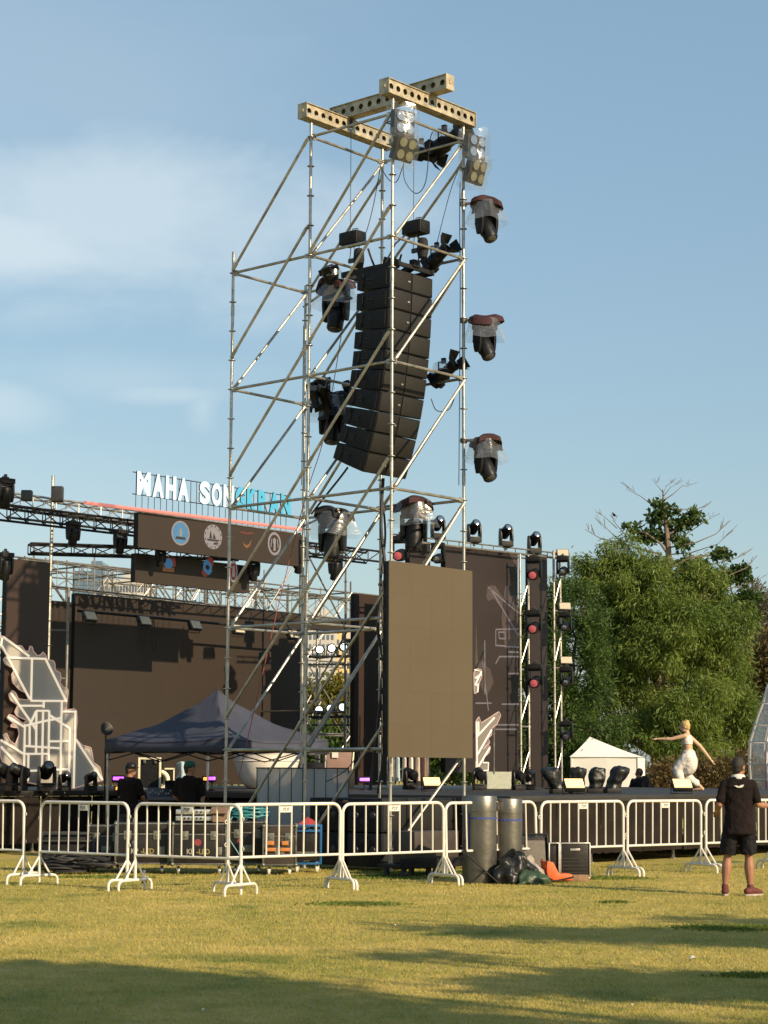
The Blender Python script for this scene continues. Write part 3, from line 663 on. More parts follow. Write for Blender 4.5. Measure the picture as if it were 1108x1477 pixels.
for pl_ in ([Z7([(520, 450), (525, 400), (545, 383), (570, 390), (600, 440), (690, 520), (690, 640), (640, 560), (560, 455), (530, 470)]), Z7([(610, 460), (620, 390), (640, 390), (660, 470), (690, 500), (690, 720), (620, 720), (600, 560)]), Z7([(640, 215), (688, 210), (688, 300)]), Z7([(465, 560), (475, 780), (540, 830), (560, 900), (520, 980), (480, 900), (460, 800)])]): picture([pl_], 'picd', .03, -6.5, wr, 'screen_picture', closed=True)
# emblems shown on the header
MT['e_white'] = mat('emblem_pale', (.10, .09, .09), .5, 0, .1, 9, emit=(.8, .75, .8), es=.12)
MT['e_blue'] = mat('emblem_blue', (.03, .09, .16), .5, 0, .1, 9, emit=(.08, .35, .7), es=.18)
MT['e_red'] = mat('emblem_red', (.06, .015, .012), .5, 0, .1, 9, emit=(.7, .12, .08), es=.10)
MT['e_dark'] = mat('emblem_dark', (.02, .017, .018), .5, 0, .1, 9)
MT['e_orange'] = mat('emblem_orange', (.09, .04, .015), .5, 0, .1, 9, emit=(.8, .3, .08), es=.08)
def emblem(root, face, px, py, b, rpx, style):
    a, z = onwall(px, py, b); a0, _ = AB(root.location); x, z = a - a0, z - root.location.z
    Y = PS(px, py, b).y; r = rpx * Y / F * 1.0
    def disc(r0, r1, y, ma, sq=1.0, cx=0, cz=0, nm='emblem'):
        m = MB(); K = 28; ring = lambda rr, yy: [(x + cx + rr * math.cos(2 * PI * k / K) * sq, yy, z + cz + rr * math.sin(2 * PI * k / K)) for k in range(K)]
        if r0 > 0: m.rings([ring(r0, y), ring(r1, y), ring(r1, y + .004), ring(r0, y + .004)], closed=True)
        else: m.rings([ring(r1, y + .004), ring(r1, y)])
        return m.build(nm, MT[ma], face, smooth=False)
    def poly(pts, y, ma): 
        m = MB(); m.prism(pts, (x, y, z), (r, 0, 0), (0, 0, r), (0, -1, 0), 0, .003); return m.build('emblem', MT[ma], face, smooth=False)
    y = -.018
    if style == 'blue': disc(.86 * r, r, y, 'e_white'); disc(0, .85 * r, y, 'e_blue'); poly([(-.5, -.3), (.5, -.3), (.55, -.5), (-.55, -.5)], y - .002, 'e_dark'); poly([(-.12, -.28), (.12, -.28), (.16, .2), (0, .5), (-.16, .2)], y - .002, 'e_white')
    elif style == 'boat':
        disc(.82 * r, r, y, 'e_white'); disc(0, .80 * r, y, 'e_white'); poly([(-.45, -.15), (-.3, .5), (-.15, -.15)], y - .006, 'e_dark'); poly([(-.05, -.15), (.05, .3), (.3, -.15)], y - .006, 'e_dark'); poly([(-.7, -.2), (.7, -.2), (.5, -.35), (-.6, -.35)], y - .006, 'e_dark'); poly([(.1, -.45), (.6, -.4), (.4, -.62), (.0, -.6)], y - .006, 'e_dark')
        m = MB(); K = 24
        for k in range(K):
            if k % 2: 
                an = 2 * PI * k / K; m.box((x + .9 * r * math.cos(an), y - .004, z + .9 * r * math.sin(an)), (.025, .004, .025))
        m.build('emblem', MT['e_dark'], face, smooth=False)
    elif style == 'smile': poly([(-.9, .5), (-.5, .62), (0, .55), (.5, .66), (.95, .5), (.5, .5), (0, .42), (-.5, .48)], y, 'e_red'); poly([(-.5, -.2), (-.25, -.6), (.1, -.7), (.45, -.4), (.55, .1), (.3, -.3), (0, -.45), (-.3, -.35)], y, 'e_orange')
    elif style == 'oval': disc(.78 * r, r, y, 'e_white', .8); disc(0, .30 * r, y, 'e_white', .6, 0, .2 * r); poly([(-.14, -.6), (.14, -.6), (.10, .2), (-.10, .2)], y - .002, 'e_white'); poly([(-.5, -.3), (-.4, -.35), (-.3, .4), (-.38, .42)], y, 'e_white'); poly([(.5, -.3), (.4, -.35), (.3, .4), (.38, .42)], y, 'e_white')
    elif style == 'lotus': 
        for cx in (-.7, -.35, 0, .35, .7): poly([(cx - .2, -.2), (cx + .2, -.2), (cx + .25, .3), (cx, .75), (cx - .25, .3)], y - .0015 * (abs(cx) < .5) - .001 * (cx == 0), 'e_red')
        disc(0, .5 * r, y - .006, 'e_blue', 1.1, 0, .05 * r); poly([(-.75, -.75), (.75, -.75), (.75, -.3), (-.75, -.3)], y, 'e_orange')
    elif style == 'swirl': disc(0, .45 * r, y, 'e_red', 1, .35 * r, .5 * r); disc(0, .4 * r, y - .002, 'e_red', 1, -.3 * r, -.5 * r); disc(.25 * r, .55 * r, y - .004, 'e_blue', 1, 0, 0); poly([(-.6, .3), (-.2, .7), (.1, .6), (-.3, .1)], y - .003, 'e_blue'); poly([(.6, -.3), (.2, -.7), (-.1, -.6), (.3, -.1)], y - .003, 'e_blue')
    elif style == 'oval2': disc(.8 * r, r, y, 'e_white', .5); disc(0, .78 * r, y, 'e_red', .5); poly([(-.2, -.5), (.2, -.5), (.1, .5), (-.1, .5)], y - .002, 'e_white')
Z8 = lambda x, y: (180 + x / 4.262, 660 + y / 4.262)
emblem(hd, fh, *Z8(340, 465), -7.4, 18, 'blue'); emblem(hd, fh, *Z8(540, 488), -7.4, 18, 'boat'); emblem(hd, fh, *Z8(745, 505), -7.4, 18, 'smile'); emblem(hd, fh, *Z8(917, 530), -7.4, 17, 'oval')
emblem(h2, f2, *Z8(265, 655), -8.1, 15, 'lotus'); emblem(h2, f2, *Z8(505, 675), -8.1, 16, 'swirl'); emblem(h2, f2, *Z8(665, 700), -8.1, 16, 'oval2')
# ================================================================== sign letters
MT['sign_w'] = mat('lit_letter_face_white', (.10, .12, .13), .4, 0, 0, emit=(.82, .97, 1.0), es=.66)
MT['sign_b'] = mat('lit_letter_face_cyan', (.02, .08, .10), .4, 0, 0, emit=(.10, .56, .72), es=.62)
sg = thing('letter_sign', 'large lit sign reading MAHA SONGKRAN above the stage header', 'sign', S(0, 0, 0), RZ)
b = -7.4; qa = PS(195, 716, b); qb = PS(420, 743, b); aa, ab = AB(qa)[0], AB(qb)[0]; zb_ = (qa.z + qb.z) / 2
sg.location = S((aa + ab) / 2, b, zb_); wid = ab - aa; hgt = PS(195, 680, b).z - qa.z - .02
slots = 'MAHA SONGKRAN'; xs = {}
wts = {'M': 1.25, ' ': .75, 'A': 1.05, 'N': 1.05, 'O': 1.0, 'G': 1.0}
tot = sum(wts.get(c, 1) for c in slots); x = -wid / 2
for i, ch in enumerate(slots):
    cw = wts.get(ch, 1) * wid / tot
    if ch != ' ':
        o = text_obj(ch, 1.0, .03, MT['sign_b'] if i >= 8 else MT['sign_w'], 'letter', sg, (0, 0, 0), (PI / 2, 0, 0), 1.0, .058, side=MT['blackm'])
        v = np.array([q.co[:] for q in o.data.vertices]); lo, hi = v.min(0), v.max(0)
        o.data.transform(Matrix.Translation((-(lo[0] + hi[0]) / 2, -lo[1], 0))); o.data.transform(Matrix.Diagonal((cw * .86 / (hi[0] - lo[0]), hgt / (hi[1] - lo[1]), 1, 1)))
        o.location = (x + cw / 2, 0, 0)
    x += cw
m = MB()
for i in range(27): 
    xx = -wid / 2 + wid * (i + .5) / 27; m.tube((xx, .07, -.30), (xx, .07, hgt * .96), .007, 5)
for z in (.02, hgt * .96): m.tube((-wid / 2, .08, z), (wid / 2, .08, z), .010, 5)
m.build('support_frame', MT['blackm'], sg)
MT['redstrip'] = mat('red_lit_tube', (.30, .10, .08), .4, 0, .1, 4, emit=(1, .34, .27), es=.42)
q0, q1 = PS(122, 725, -7.3), PS(437, 764, -7.3); m = MB(); m.tube(q0, q1, .035, 8); top('neon_strip', m, MT['redstrip'], 'long thin red light strip beneath the sign letters', 'light strip')
# ================================================================== box truss
def truss(label, p0, p1, w=.30, h=.30, step=.5, ma='blackm', cr=.025, grp='long lattice trusses over the stage'):
    p0, p1 = Vector(p0), Vector(p1); d = p1 - p0; Lh = d.length; rz = math.atan2(d.y, d.x); d2 = math.hypot(d.x, d.y)
    t = thing('lighting_truss', label, 'truss', p0, rot=(0, -math.atan2(d.z, d2), rz), group=grp)
    for y in (0, w):
        for z in (0, h): m = MB(); m.tube((0, y, z), (Lh, y, z), cr, 8); m.build('chord', MT[ma], t)
    n = int(Lh / step)
    for nm, f in (('lattice', lambda x0, x1: [((x0, 0, 0), (x1, 0, h)), ((x0, w, h), (x1, w, 0))]), ('lattice', lambda x0, x1: [((x0, 0, 0), (x0, 0, h)), ((x0, w, 0), (x0, w, h))]), ('lattice', lambda x0, x1: [((x0, 0, h), (x1, w, h)), ((x0, 0, 0), (x1, w, 0)), ((x0, 0, h), (x0, w, h))])):
        m = MB()
        for i in range(n):
            for a, b_ in f(i * Lh / n, (i + 1) * Lh / n): m.tube(a, b_, cr * .5, 5)
        m.build(nm, MT[ma], t)
    return t
zT = PS(12, 746, -8.6).z
q0, q1 = PS(10, 746, -8.62), PS(192, 770, -8.62)
truss('dark box truss with moving lights running from the left edge to behind the header', S(AB(q0)[0], -8.62, zT), S(11.6, -8.62, zT + .05), .45, .24, .42)
q0 = PS(16, 713, -9.2)
truss('pale aluminium truss just above the dark box truss', S(AB(q0)[0], -9.25, q0.z - .22), S(AB(PS(430, 760, -9.25))[0], -9.25, q0.z - .26), .4, .26, .55, 'galv')
truss('thin truss further back below the dark box truss, left of the header', P(44, 797, 41), P(350, 806, 42.5), .35, .2, .45)
# ================================================================== scaffolding behind the stage
def scaffold(label, a0, na, b0, nb, step, z0, nz, lift, mid='galvd', xbr=True, ext=None):
    t = thing('stage_scaffold', label, 'scaffolding', S(a0, b0, 0), RZ); zt = z0 + nz * lift
    ex = ext or (lambda i, j: 0)
    for i in range(na + 1):
        for j in range(nb + 1):
            m = MB(); x, y = i * step, j * step; hz = zt + .3 + ex(i, j); m.tube((x, y, 0), (x, y, hz), .024, 6)
            for k in range(int(hz / .5)): m.lathe([(.03, k * .5 - .008), (.058, k * .5), (.03, k * .5 + .008)], 8, (x, y, 0))
            m.build('standard', MT['galv'] if (i + j) % 3 == 0 else MT[mid], t)
    for k in range(nz + 1):
        z = z0 + k * lift
        for j in range(nb + 1): m = MB(); m.tube((0, j * step, z), (na * step, j * step, z), .022, 6); m.build('ledger', MT[mid], t)
        for i in range(na + 1): m = MB(); m.tube((i * step, 0, z), (i * step, nb * step, z), .022, 6); m.build('ledger', MT[mid], t)
    for k in range(nz):
        z = z0 + k * lift
        for i in range(na):
            m = MB(); a, b_ = (0, 1) if (i + k) % 2 else (1, 0); m.tube(((i + a) * step, -.05, z), ((i + b_) * step, -.05, z + lift), .02, 6)
            if xbr and k >= nz - 2: m.tube(((i + b_) * step, nb * step + .05, z), ((i + a) * step, nb * step + .05, z + lift), .02, 6)
            m.build('brace', MT['galv'] if i % 3 == 1 else MT[mid], t)
    return t
scaffold('grid of scaffold poles and braces behind the back LED wall', 2.0, 9, -13.9, 1, 1.8, .6, 3, 1.9)
scaffold('left stage scaffold rising above the reddish LED column', -2.2, 2, -10.6, 1, 1.8, .9, 3, 1.85, ext=lambda i, j: 1.0 if (i, j) in ((1, 0), (2, 1)) else .2)
q = PS(71, 900, -9.6); 
m = MB(); m.tube((q.x, q.y, 0), (q.x, q.y, PS(75, 686, -9.6).z), .034, 8)
for k in range(13): m.lathe([(.04, k * .5 - .01), (.075, k * .5), (.04, k * .5 + .01)], 8, (q.x, q.y, 0))
top('scaffold_pole', m, MT['galv'], 'tall pale scaffold pole beside the reddish LED column at the left', 'scaffold pole', base=(q.x, q.y, 0))
q = PS(98, 900, -10.4); m = MB(); m.tube((q.x, q.y, 0), (q.x, q.y, 5.3), .03, 8)
for z in (2.4, 3.4, 4.4): m.tube((q.x, q.y, z), (q.x - 1.0, q.y - .25, z), .022, 6)
top('scaffold_pole', m, MT['galvd'], 'bluish scaffold pole with three side arms at the left end of the back LED wall', 'scaffold pole', base=(q.x, q.y, 0))
scaffold('second deeper row of scaffold behind the back LED wall', -1.5, 15, -17.2, 1, 1.35, .5, 4, 1.5)
scaffold('narrow scaffold bays in the gap behind the tower centre', 11.5, 3, -15.6, 1, 1.1, .6, 4, 1.5)
tr = truss('lattice girder running above the back LED wall', S(4.2, -12.4, 5.55), S(17.2, -12.4, 5.35), .3, .55, .85, 'galvd', .02)
scaffold('slim scaffold tower with dark poles just left of the brown front screen', 10.3, 1, -9.9, 1, 1.5, 1.0, 3, 1.9)
# right hand light towers
def light_tower(label, px, b, ztop, w=.32):
    q = PS(px, 1000, b); t = thing('light_tower', label, 'light tower', (q.x, q.y, 0), RZ, 'slim light towers on the right of the stage')
    for x in (0, w): m = MB(); m.tube((x, 0, DZ), (x, 0, ztop), .028, 8); [m.lathe([(.035, DZ + .5 * k - .01), (.066, DZ + .5 * k), (.035, DZ + .5 * k + .01)], 8, (x, 0, 0)) for k in range(1, int((ztop - DZ) / .5))]; m.build('standard', MT['galv'], t)
    n = 4
    for k in range(n + 1):
        z = DZ + .12 + (ztop - DZ - .2) * k / n; m = MB(); m.tube((-.05, 0, z), (w + .05, 0, z), .022, 6); m.build('rung', MT['galv'], t)
        if k < n: m = MB(); m.tube((0, 0, z + .1), (w, 0, z + .75), .016, 6); m.build('brace', MT['galv'], t)
    m = MB(); m.box((w / 2, 0, DZ + .01), (w + .3, .4, .02)); m.build('foot_plate', MT['grey'], t)
    return t
zt_ = PS(755, 800, -6.1).z
light_tower('slim light tower of two poles left of the narrow right LED column', 751, -6.1, zt_); light_tower('slim light tower standing right of the narrow right LED column', 800, -6.1, PS(805, 795, -6.1).z, .26)
m = MB(); q0, q1 = PS(566, 778, -6.3), PS(812, 806, -6.3); m.tube(q0, q1, .028, 8); m.tube(q0 + Vector((0, 0, .12)), q1 + Vector((0, 0, .12)), .018, 8)
for i in range(15): p = q0.lerp(q1, (i + .5) / 15); m.tube(p, p + Vector((0, 0, .12)), .012, 5)
top('light_rail', m, MT['galvd'], 'slender double rail along the top of the right LED walls carrying moving heads', 'rail')
# ---------------------------------------------------------------- moving heads over and beside the stage
GR = 'moving head lights along the right LED walls'
for lab, px, py in (('moving head standing on the right rail, first from the left', 632, 776), ('moving head standing on the right rail, second from the left', 684, 781), ('moving head standing on the right rail, third from the left', 730, 787), ('moving head standing on the right rail above the red lensed lights', 771, 797)):
    moving_head(lab, PS(px, py + 2, -6.3), .35, 1.1, False, .86, None, 'lamp', GR)
for lab, px, py, ln, hood in (('red lensed moving head hanging left of the narrow LED column behind the tower', 577, 773, 'red', None), ('small moving head hung below the first rail light', 632, 783, 'lamp', None), ('red lensed light at the top of the narrow right LED column', 770, 803, 'red', None), ('red lensed light halfway up the narrow right LED column', 770, 880, 'red', 'hoodb'), ('red lensed light low on the narrow right LED column', 772, 958, 'red', 'hoodb'),
                        ('hanging light with pale lens at the top of the far right tower', 812, 803, 'lamp', None), ('hanging light under the middle floodlight of the far right tower', 815, 883, 'lamp', None), ('hanging light under the lowest floodlight of the far right tower', 817, 962, 'lamp', None), ('dark hanging light lowest on the far right tower', 817, 1040, 'glass', None)):
    moving_head(lab, PS(px, py, -5.9), -.25, -1.4, True, .98 if ln == 'red' else .82, None, ln, GR)
def flood(label, loc, yaw, pitch=.3, s=1.0, lit=None, grp='small floodlights'):
    t = thing('floodlight', label, 'floodlight', loc, rot=(0, 0, yaw), group=grp, s=s); R = rotx(pitch)
    m = MB(); m.box(R @ Vector((0, .05, 0)), (.40, .10, .26), R)
    for k in range(7): m.box(R @ Vector((-.16 + k * .053, .12, 0)), (.012, .05, .22), R)
    m.build('housing', MT['grey'], t, bevel=.012)
    m = MB(); m.box(R @ Vector((0, -.006, 0)), (.36, .012, .22), R); m.build('lamp_panel', MT[lit or 'panel'], t)
    m = MB(); m.path([(-.22, .05, 0), (-.22, .07, -.2), (0, .07, -.21), (.22, .07, -.2), (.22, .05, 0)], .012, 6); m.build('bracket', MT['blackm'], t); return t
MT['panel'] = mat('pale_lamp_panel', (.46, .41, .31), .3, 0, .08, 20)
MT['panel_o'] = mat('warm_lit_lamp_panel', (.75, .5, .2), .3, 0, .15, 9, emit=(1, .62, .24), es=1.1)
for lab, px, py in (('floodlight at the top of the far right light tower', 812, 797), ('floodlight in the middle of the far right light tower', 815, 874), ('lowest floodlight of the far right light tower', 817, 952)): flood(lab, PS(px, py, -5.95), .1, -.35, .72)
for lab, px, py in (('leftmost small floodlight along the top of the back LED wall', 131, 888), ('second small floodlight along the back LED wall, beside a hanging cord', 210, 895), ('third small floodlight along the back LED wall', 283, 901), ('fourth small floodlight along the back LED wall, behind the tower left pole', 345, 907), ('fifth small floodlight along the back LED wall, by the tower ledger', 424, 915)):
    q = PS(px, py, -10.2); flood(lab, q, RZ + .1, -.5, .85); 
flood('lone floodlight hanging in the gap right of the back LED wall', PS(508, 917, -11.2), .3, -.8, 1.1)
m = MB(); q = PS(222, 890, -10.9); m.path([q, q + Vector((.03, 0, -.35)), q + Vector((.06, 0, -.7)), q + Vector((0, 0, -.8)), q + Vector((-.04, 0, -.5)), q + Vector((-.03, 0, -.05))], .012); top('cord', m, MT['cable'], 'loose cord dangling in front of the back LED wall', 'cord')
m = MB(); q0, q1 = PS(112, 881, -10.35), PS(440, 911, -10.35); m.tube(q0, q1, .03, 8); top('light_bar', m, MT['blackm'], 'thin black bar holding the floodlights before the back LED wall', 'bar')
GT = 'moving heads hanging from the stage truss'
for lab, px, py, b, s in (('moving head hanging from the dark truss, left of the two near the header', 106, 752, -8.4, .75), ('moving head hanging from the dark truss close to the header banner', 174, 764, -8.4, .75), ('moving head at the extreme top left corner of the stage rig', 8, 690, -8.4, .9), ('moving head hanging just above the reddish LED column', 8, 797, -7.85, .8), ('small moving head hanging under the right end of the header banner', 366, 805, -7.8, .75), ('moving head at the right end of the header banner, upper', 432, 774, -7.5, .9), ('moving head at the right end of the header banner, lower', 431, 797, -7.7, .7), ('moving head hanging from the truss behind the tower centre', 484, 800, -8.4, .9), ('dark round light hanging under the middle of the header banner', 232, 790, -7.8, .6)):
    moving_head(lab, PS(px, py, b), RZ, .15, True, s, group=GT)
m = MB(); q = PS(39, 715, -7.6); m.box(q, (.2, .18, .2)); top('dimmer_box', m, MT['grey'], 'small dark box on the stage rig near the top left', 'box', bevel=.02)
m = MB(); q = PS(83, 713, -7.6); m.box(q, (.22, .18, .30)); top('dimmer_box', m, MT['grey'], 'upright dark box on the pale truss beside the tall pale pole', 'box', bevel=.02)
# lit white wash lights in the gap
MT['lit'] = mat('lit_white_lens', (.9, .92, 1), .3, 0, 0, emit=(.86, .93, 1.0), es=1.5)
for row, (y0, n) in enumerate(((937, 3), (1024, 3))):
    for i in range(3):
        px = (461, 478, 495)[i] if row == 0 else (460, 476, 493)[i]; q = PS(px, y0 - 2 * i, -11.6)
        t = thing('wash_light', '%s lit white wash light of the %s row beside the back LED wall' % (('left', 'middle', 'right')[i], ('upper', 'lower')[row]), 'stage light', q, rz=.1 + .12 * i, group='lit white wash lights in two rows')
        R = rotx(PI / 2); m = MB(); m.lathe([(.05, -.14), (.10, -.10), (.118, 0), (.118, .05), (.104, .05)], 16, R=R); m.build('body', MT['black'], t)
        m = MB(); m.lathe([(.104, .045), (.06, .058), (.01, .062)], 16, R=R); m.build('lens', MT['lit'], t)
        m = MB(); m.path([(-.17, 0, 0), (-.17, .02, -.2), (0, .02, -.22), (.17, .02, -.2), (.17, 0, 0)], .014); m.build('yoke', MT['blackm'], t)
    m = MB(); q0, q1 = PS(446, y0 + 10, -11.65), PS(508, y0 + 10, -11.65); m.tube(q0, q1, .03, 8); m.tube(q0 + Vector((0, 0, -.2)), q1 + Vector((0, 0, -.2)), .02, 8)
    top('light_bar', m, MT['blackm'], 'black bar carrying the %s row of lit wash lights' % ('upper', 'lower')[row], 'bar')
for i, (px, y0, y1) in enumerate(((457, 905, 1090), (499, 905, 1135))):
    q = PS(px, 1000, -11.7); m = MB(); m.tube((q.x, q.y, 0), (q.x, q.y, PS(px, y0, -11.7).z), .03, 8); top('scaffold_pole', m, MT['galv'], ('left', 'right')[i] + ' scaffold pole in the gap carrying the lit wash lights', 'scaffold pole', base=(q.x, q.y, 0))
# ================================================================== neon props
MT['neon'] = mat('warm_white_neon_tube', (.40, .37, .32), .4, 0, 0, emit=(1, .84, .62), es=.50)
MT['neonp'] = mat('pale_pink_neon_edge', (.30, .22, .19), .4, 0, 0, emit=(1, .64, .52), es=.16)
def neon(label, fill, tubes, conv, b, r=.022, acr='acryl2'):
    pf = [PS(*conv(p), b) for p in fill]; A = [(AB(p)[0], p.z) for p in pf]
    ca = sum(a for a, _ in A) / len(A); zb = min(z for _, z in A)
    t = thing('neon_stage_prop', label, 'neon prop', S(ca, b, zb), RZ, 'glowing neon line props on the stage')
    m = MB(); m.prism([(a - ca, z - zb) for a, z in A], (0, 0, 0), (1, 0, 0), (0, 0, 1), (0, 1, 0), -.008, .008); m.build('acrylic_panel', MT[acr], t, smooth=False)
    m = MB(); m.path([(a - ca, -.018, z - zb) for a, z in A], .013, 5, closed=True); m.build('edge_tube', MT['neonp'], t)
    for ln in tubes:
        pts = [PS(*conv(p), b) for p in ln]; m = MB(); m.path([(AB(p)[0] - ca, -.03, p.z - zb) for p in pts], r, 6); m.build('neon_tube', MT['neon'], t)
    m = MB()
    for a in (-.3, .3): m.tube((a, .03, 0), (a, .03, 1.2), .02, 6); m.tube((a, .03, 1.0), (a, .6, 0), .015, 6)
    m.build('back_support', MT['galvd'], t)
    return t
zn = lambda p: (p[0] / 5.906, 900 + p[1] / 5.906)
def wavy(pts, n=3):                                            # round an outline a little
    out = []; k = len(pts)
    for i in range(k):
        p, q, r_ = Vector(pts[i - 1]), Vector(pts[i]), Vector(pts[(i + 1) % k])
        out += [q.lerp(p, .25), q.lerp(p, .06).lerp(q.lerp(r_, .06), .5), q.lerp(r_, .25)]
    return [(p.x, p.y) for p in out]
neon('big glowing neon line prop of a carved beast at the left edge of the stage', wavy([(0, 100), (30, 110), (130, 185), (180, 188), (205, 225), (240, 240), (250, 190), (268, 195), (280, 235), (315, 272), (345, 262), (362, 240), (380, 262), (400, 308), (450, 313), (463, 340), (465, 392), (508, 418), (515, 455), (505, 500), (530, 535), (572, 558), (575, 590), (562, 665), (558, 735), (625, 722), (648, 740), (655, 835), (645, 900), (645, 985), (700, 1035), (770, 1055), (782, 1120), (790, 1180), (845, 1220), (872, 1338), (800, 1345), (622, 1402), (500, 1404), (230, 1350), (85, 1342), (130, 1250), (30, 1205), (0, 1130), (0, 1000), (42, 1000), (25, 945), (50, 930), (75, 990), (125, 1030), (160, 940), (150, 885), (85, 875), (95, 855), (130, 860), (55, 800), (75, 772), (110, 785), (190, 850), (228, 822), (140, 785), (120, 750), (150, 690), (85, 650), (70, 600), (100, 568), (130, 590), (150, 640), (235, 650), (245, 600), (160, 560), (105, 500), (95, 430), (125, 385), (40, 340), (25, 300), (55, 272), (0, 190)]),
     [[(20, 110), (240, 275)], [(10, 120), (0, 190)], [(10, 190), (60, 275)], [(50, 287), (380, 298)], [(60, 290), (245, 640)], [(380, 298), (555, 655)], [(265, 300), (257, 650)], [(257, 655), (560, 657)], [(520, 660), (515, 820)], [(365, 665), (365, 715)], [(160, 697), (365, 697)], [(85, 590), (300, 900)], [(305, 740), (410, 740)], [(412, 740), (405, 1240)], [(303, 740), (300, 1100)], [(420, 780), (585, 890)], [(585, 890), (580, 1350)], [(530, 747), (640, 747)], [(635, 747), (620, 1400)], [(205, 855), (195, 1320)], [(60, 795), (205, 880)], [(220, 865), (360, 830), (520, 800)], [(245, 870), (245, 1050)], [(360, 750), (350, 1250)], [(210, 1040), (510, 1060)], [(200, 1107), (405, 1107)], [(235, 1107), (230, 1340)], [(235, 1252), (580, 1237)], [(515, 820), (505, 1400)], [(420, 1000), (580, 1000)], [(640, 985), (865, 1330)], [(800, 1230), (800, 1335)], [(0, 990), (190, 1105)], [(0, 1045), (190, 1255)], [(300, 745), (250, 850)]], zn, -7.9, .022, 'acryl')
z7 = lambda p: (560 + p[0] / 3.693, 740 + p[1] / 3.693)
neon('glowing neon line prop with curled fins right of the brown front screen', wavy([(463, 1110), (480, 1085), (490, 1120), (545, 1085), (585, 1058), (596, 1078), (575, 1125), (548, 1148), (548, 1180), (528, 1200), (538, 1222), (500, 1262), (525, 1232), (540, 1245), (535, 1275), (508, 1300), (500, 1330), (530, 1328), (530, 1376), (480, 1380), (463, 1392)]),
     [[(464, 1112), (468, 1390)], [(468, 1190), (560, 1090)], [(468, 1290), (545, 1155)], [(475, 1350), (535, 1250)], [(500, 1330), (528, 1330), (526, 1372), (480, 1374)], [(475, 1180), (475, 1110)]], z7, -5.6, .02)
neon('small glowing neon loop at the right edge of the brown front screen', wavy([(452, 850), (470, 830), (492, 835), (495, 870), (480, 905), (475, 950), (455, 965)]), [[(455, 835), (490, 845), (458, 915)], [(458, 880), (490, 860)], [(460, 920), (474, 910), (470, 955)]], z7, -5.7, .02)
wall('thin brown LED strip bridging the gap right of the back LED wall', 438, 521, 891, 438, -11.3, zb=PS(438, 906, -11.3).z)
# lawn trees outside the frame, right of and behind the camera: (x, y, height or crown masses, radius, leaf clumps, label)
_k = 1 / math.tan(SEL)
def over(px, py, z, rx, ry, rz): D = DG(py); return (XX(px, D) + math.sin(SAZ) * z * _k, D - math.cos(SAZ) * z * _k, z, rx, ry, rz)
SHADE = [(8.2, 6.0, [over(150, 1440, 6.2, 1.6, .9, .45), over(330, 1446, 6.4, 1.2, .9, .4), over(20, 1418, 6.0, 1.2, .9, .5), over(-150, 1425, 6.0, 1.5, 1, .5), over(480, 1462, 6.0, .9, .5, .3), over(230, 1412, 6.9, 1.0, .5, .25), over(90, 1398, 7.2, .9, .5, .22), over(-60, 1395, 7, .9, .5, .3)], 3, 1500, 'broad leafy lawn tree right of the photographer'),
         (12.6, 9.3, [over(760, 1338, 6.0, .75, .22, .10), over(880, 1344, 6.2, .8, .28, .12), over(1010, 1340, 6.0, .8, .35, .14), over(1120, 1348, 6.1, .8, .4, .16), over(650, 1332, 6.1, .4, .12, .06), over(1060, 1320, 6.6, .5, .15, .08)], 1, 420, 'lawn tree with long level branches further right of the photographer'),
         (11.4, 5.6, [over(900, 1410, 5.6, .75, .22, .12), over(1010, 1404, 5.8, .7, .25, .14), over(800, 1420, 5.5, .45, .14, .08), over(1130, 1412, 5.8, .7, .3, .15), over(610, 1372, 6.4, .35, .10, .06)], 1, 330, 'lawn tree with sparse level branches right of the photographer'),
         (9.0, 2.0, [over(600, 1490, 5.5, 1.0, .5, .3), over(820, 1495, 5.6, 1.1, .5, .3), over(1020, 1485, 5.8, 1.0, .4, .25), over(300, 1510, 6, 1.2, .7, .4), over(0, 1500, 6, 1.2, .7, .4)], 1, 800, 'broad lawn tree close behind and right of the photographer'),
         (16, -3, 10, 4.0, 700, 'largest added sky-blocking tree well behind and right of the photographer'), (21, -9, 10, 4.5, 700, 'far added sky-blocking tree behind and right of the photographer'), (4.5, -6, 9, 3.8, 600, 'leafy added sky-blocking tree behind the photographer'), (-3, -9, 9, 4, 600, 'leafy added sky-blocking tree behind and left of the photographer')]  # unseen trees added to block sky light from the lawn
_tx = {}
def remesh_(o, vox, amp, size):                # cloth lumps: closed shell, crumpled
    md = o.modifiers.new('shell', 'REMESH'); md.mode = 'VOXEL'; md.voxel_size = vox; md.use_smooth_shade = True
    for k, (a, s_) in enumerate(((amp, size), (amp * .5, size * .4))):
        key = (size, k)
        if key not in _tx:
            tx = bpy.data.textures.new('crumple', 'VORONOI' if k == 0 else 'CLOUDS'); tx.noise_scale = s_; _tx[key] = tx
        dm = o.modifiers.new('crumple', 'DISPLACE'); dm.texture = _tx[key]; dm.strength = a; dm.mid_level = .5; dm.texture_coords = 'GLOBAL'
    return o
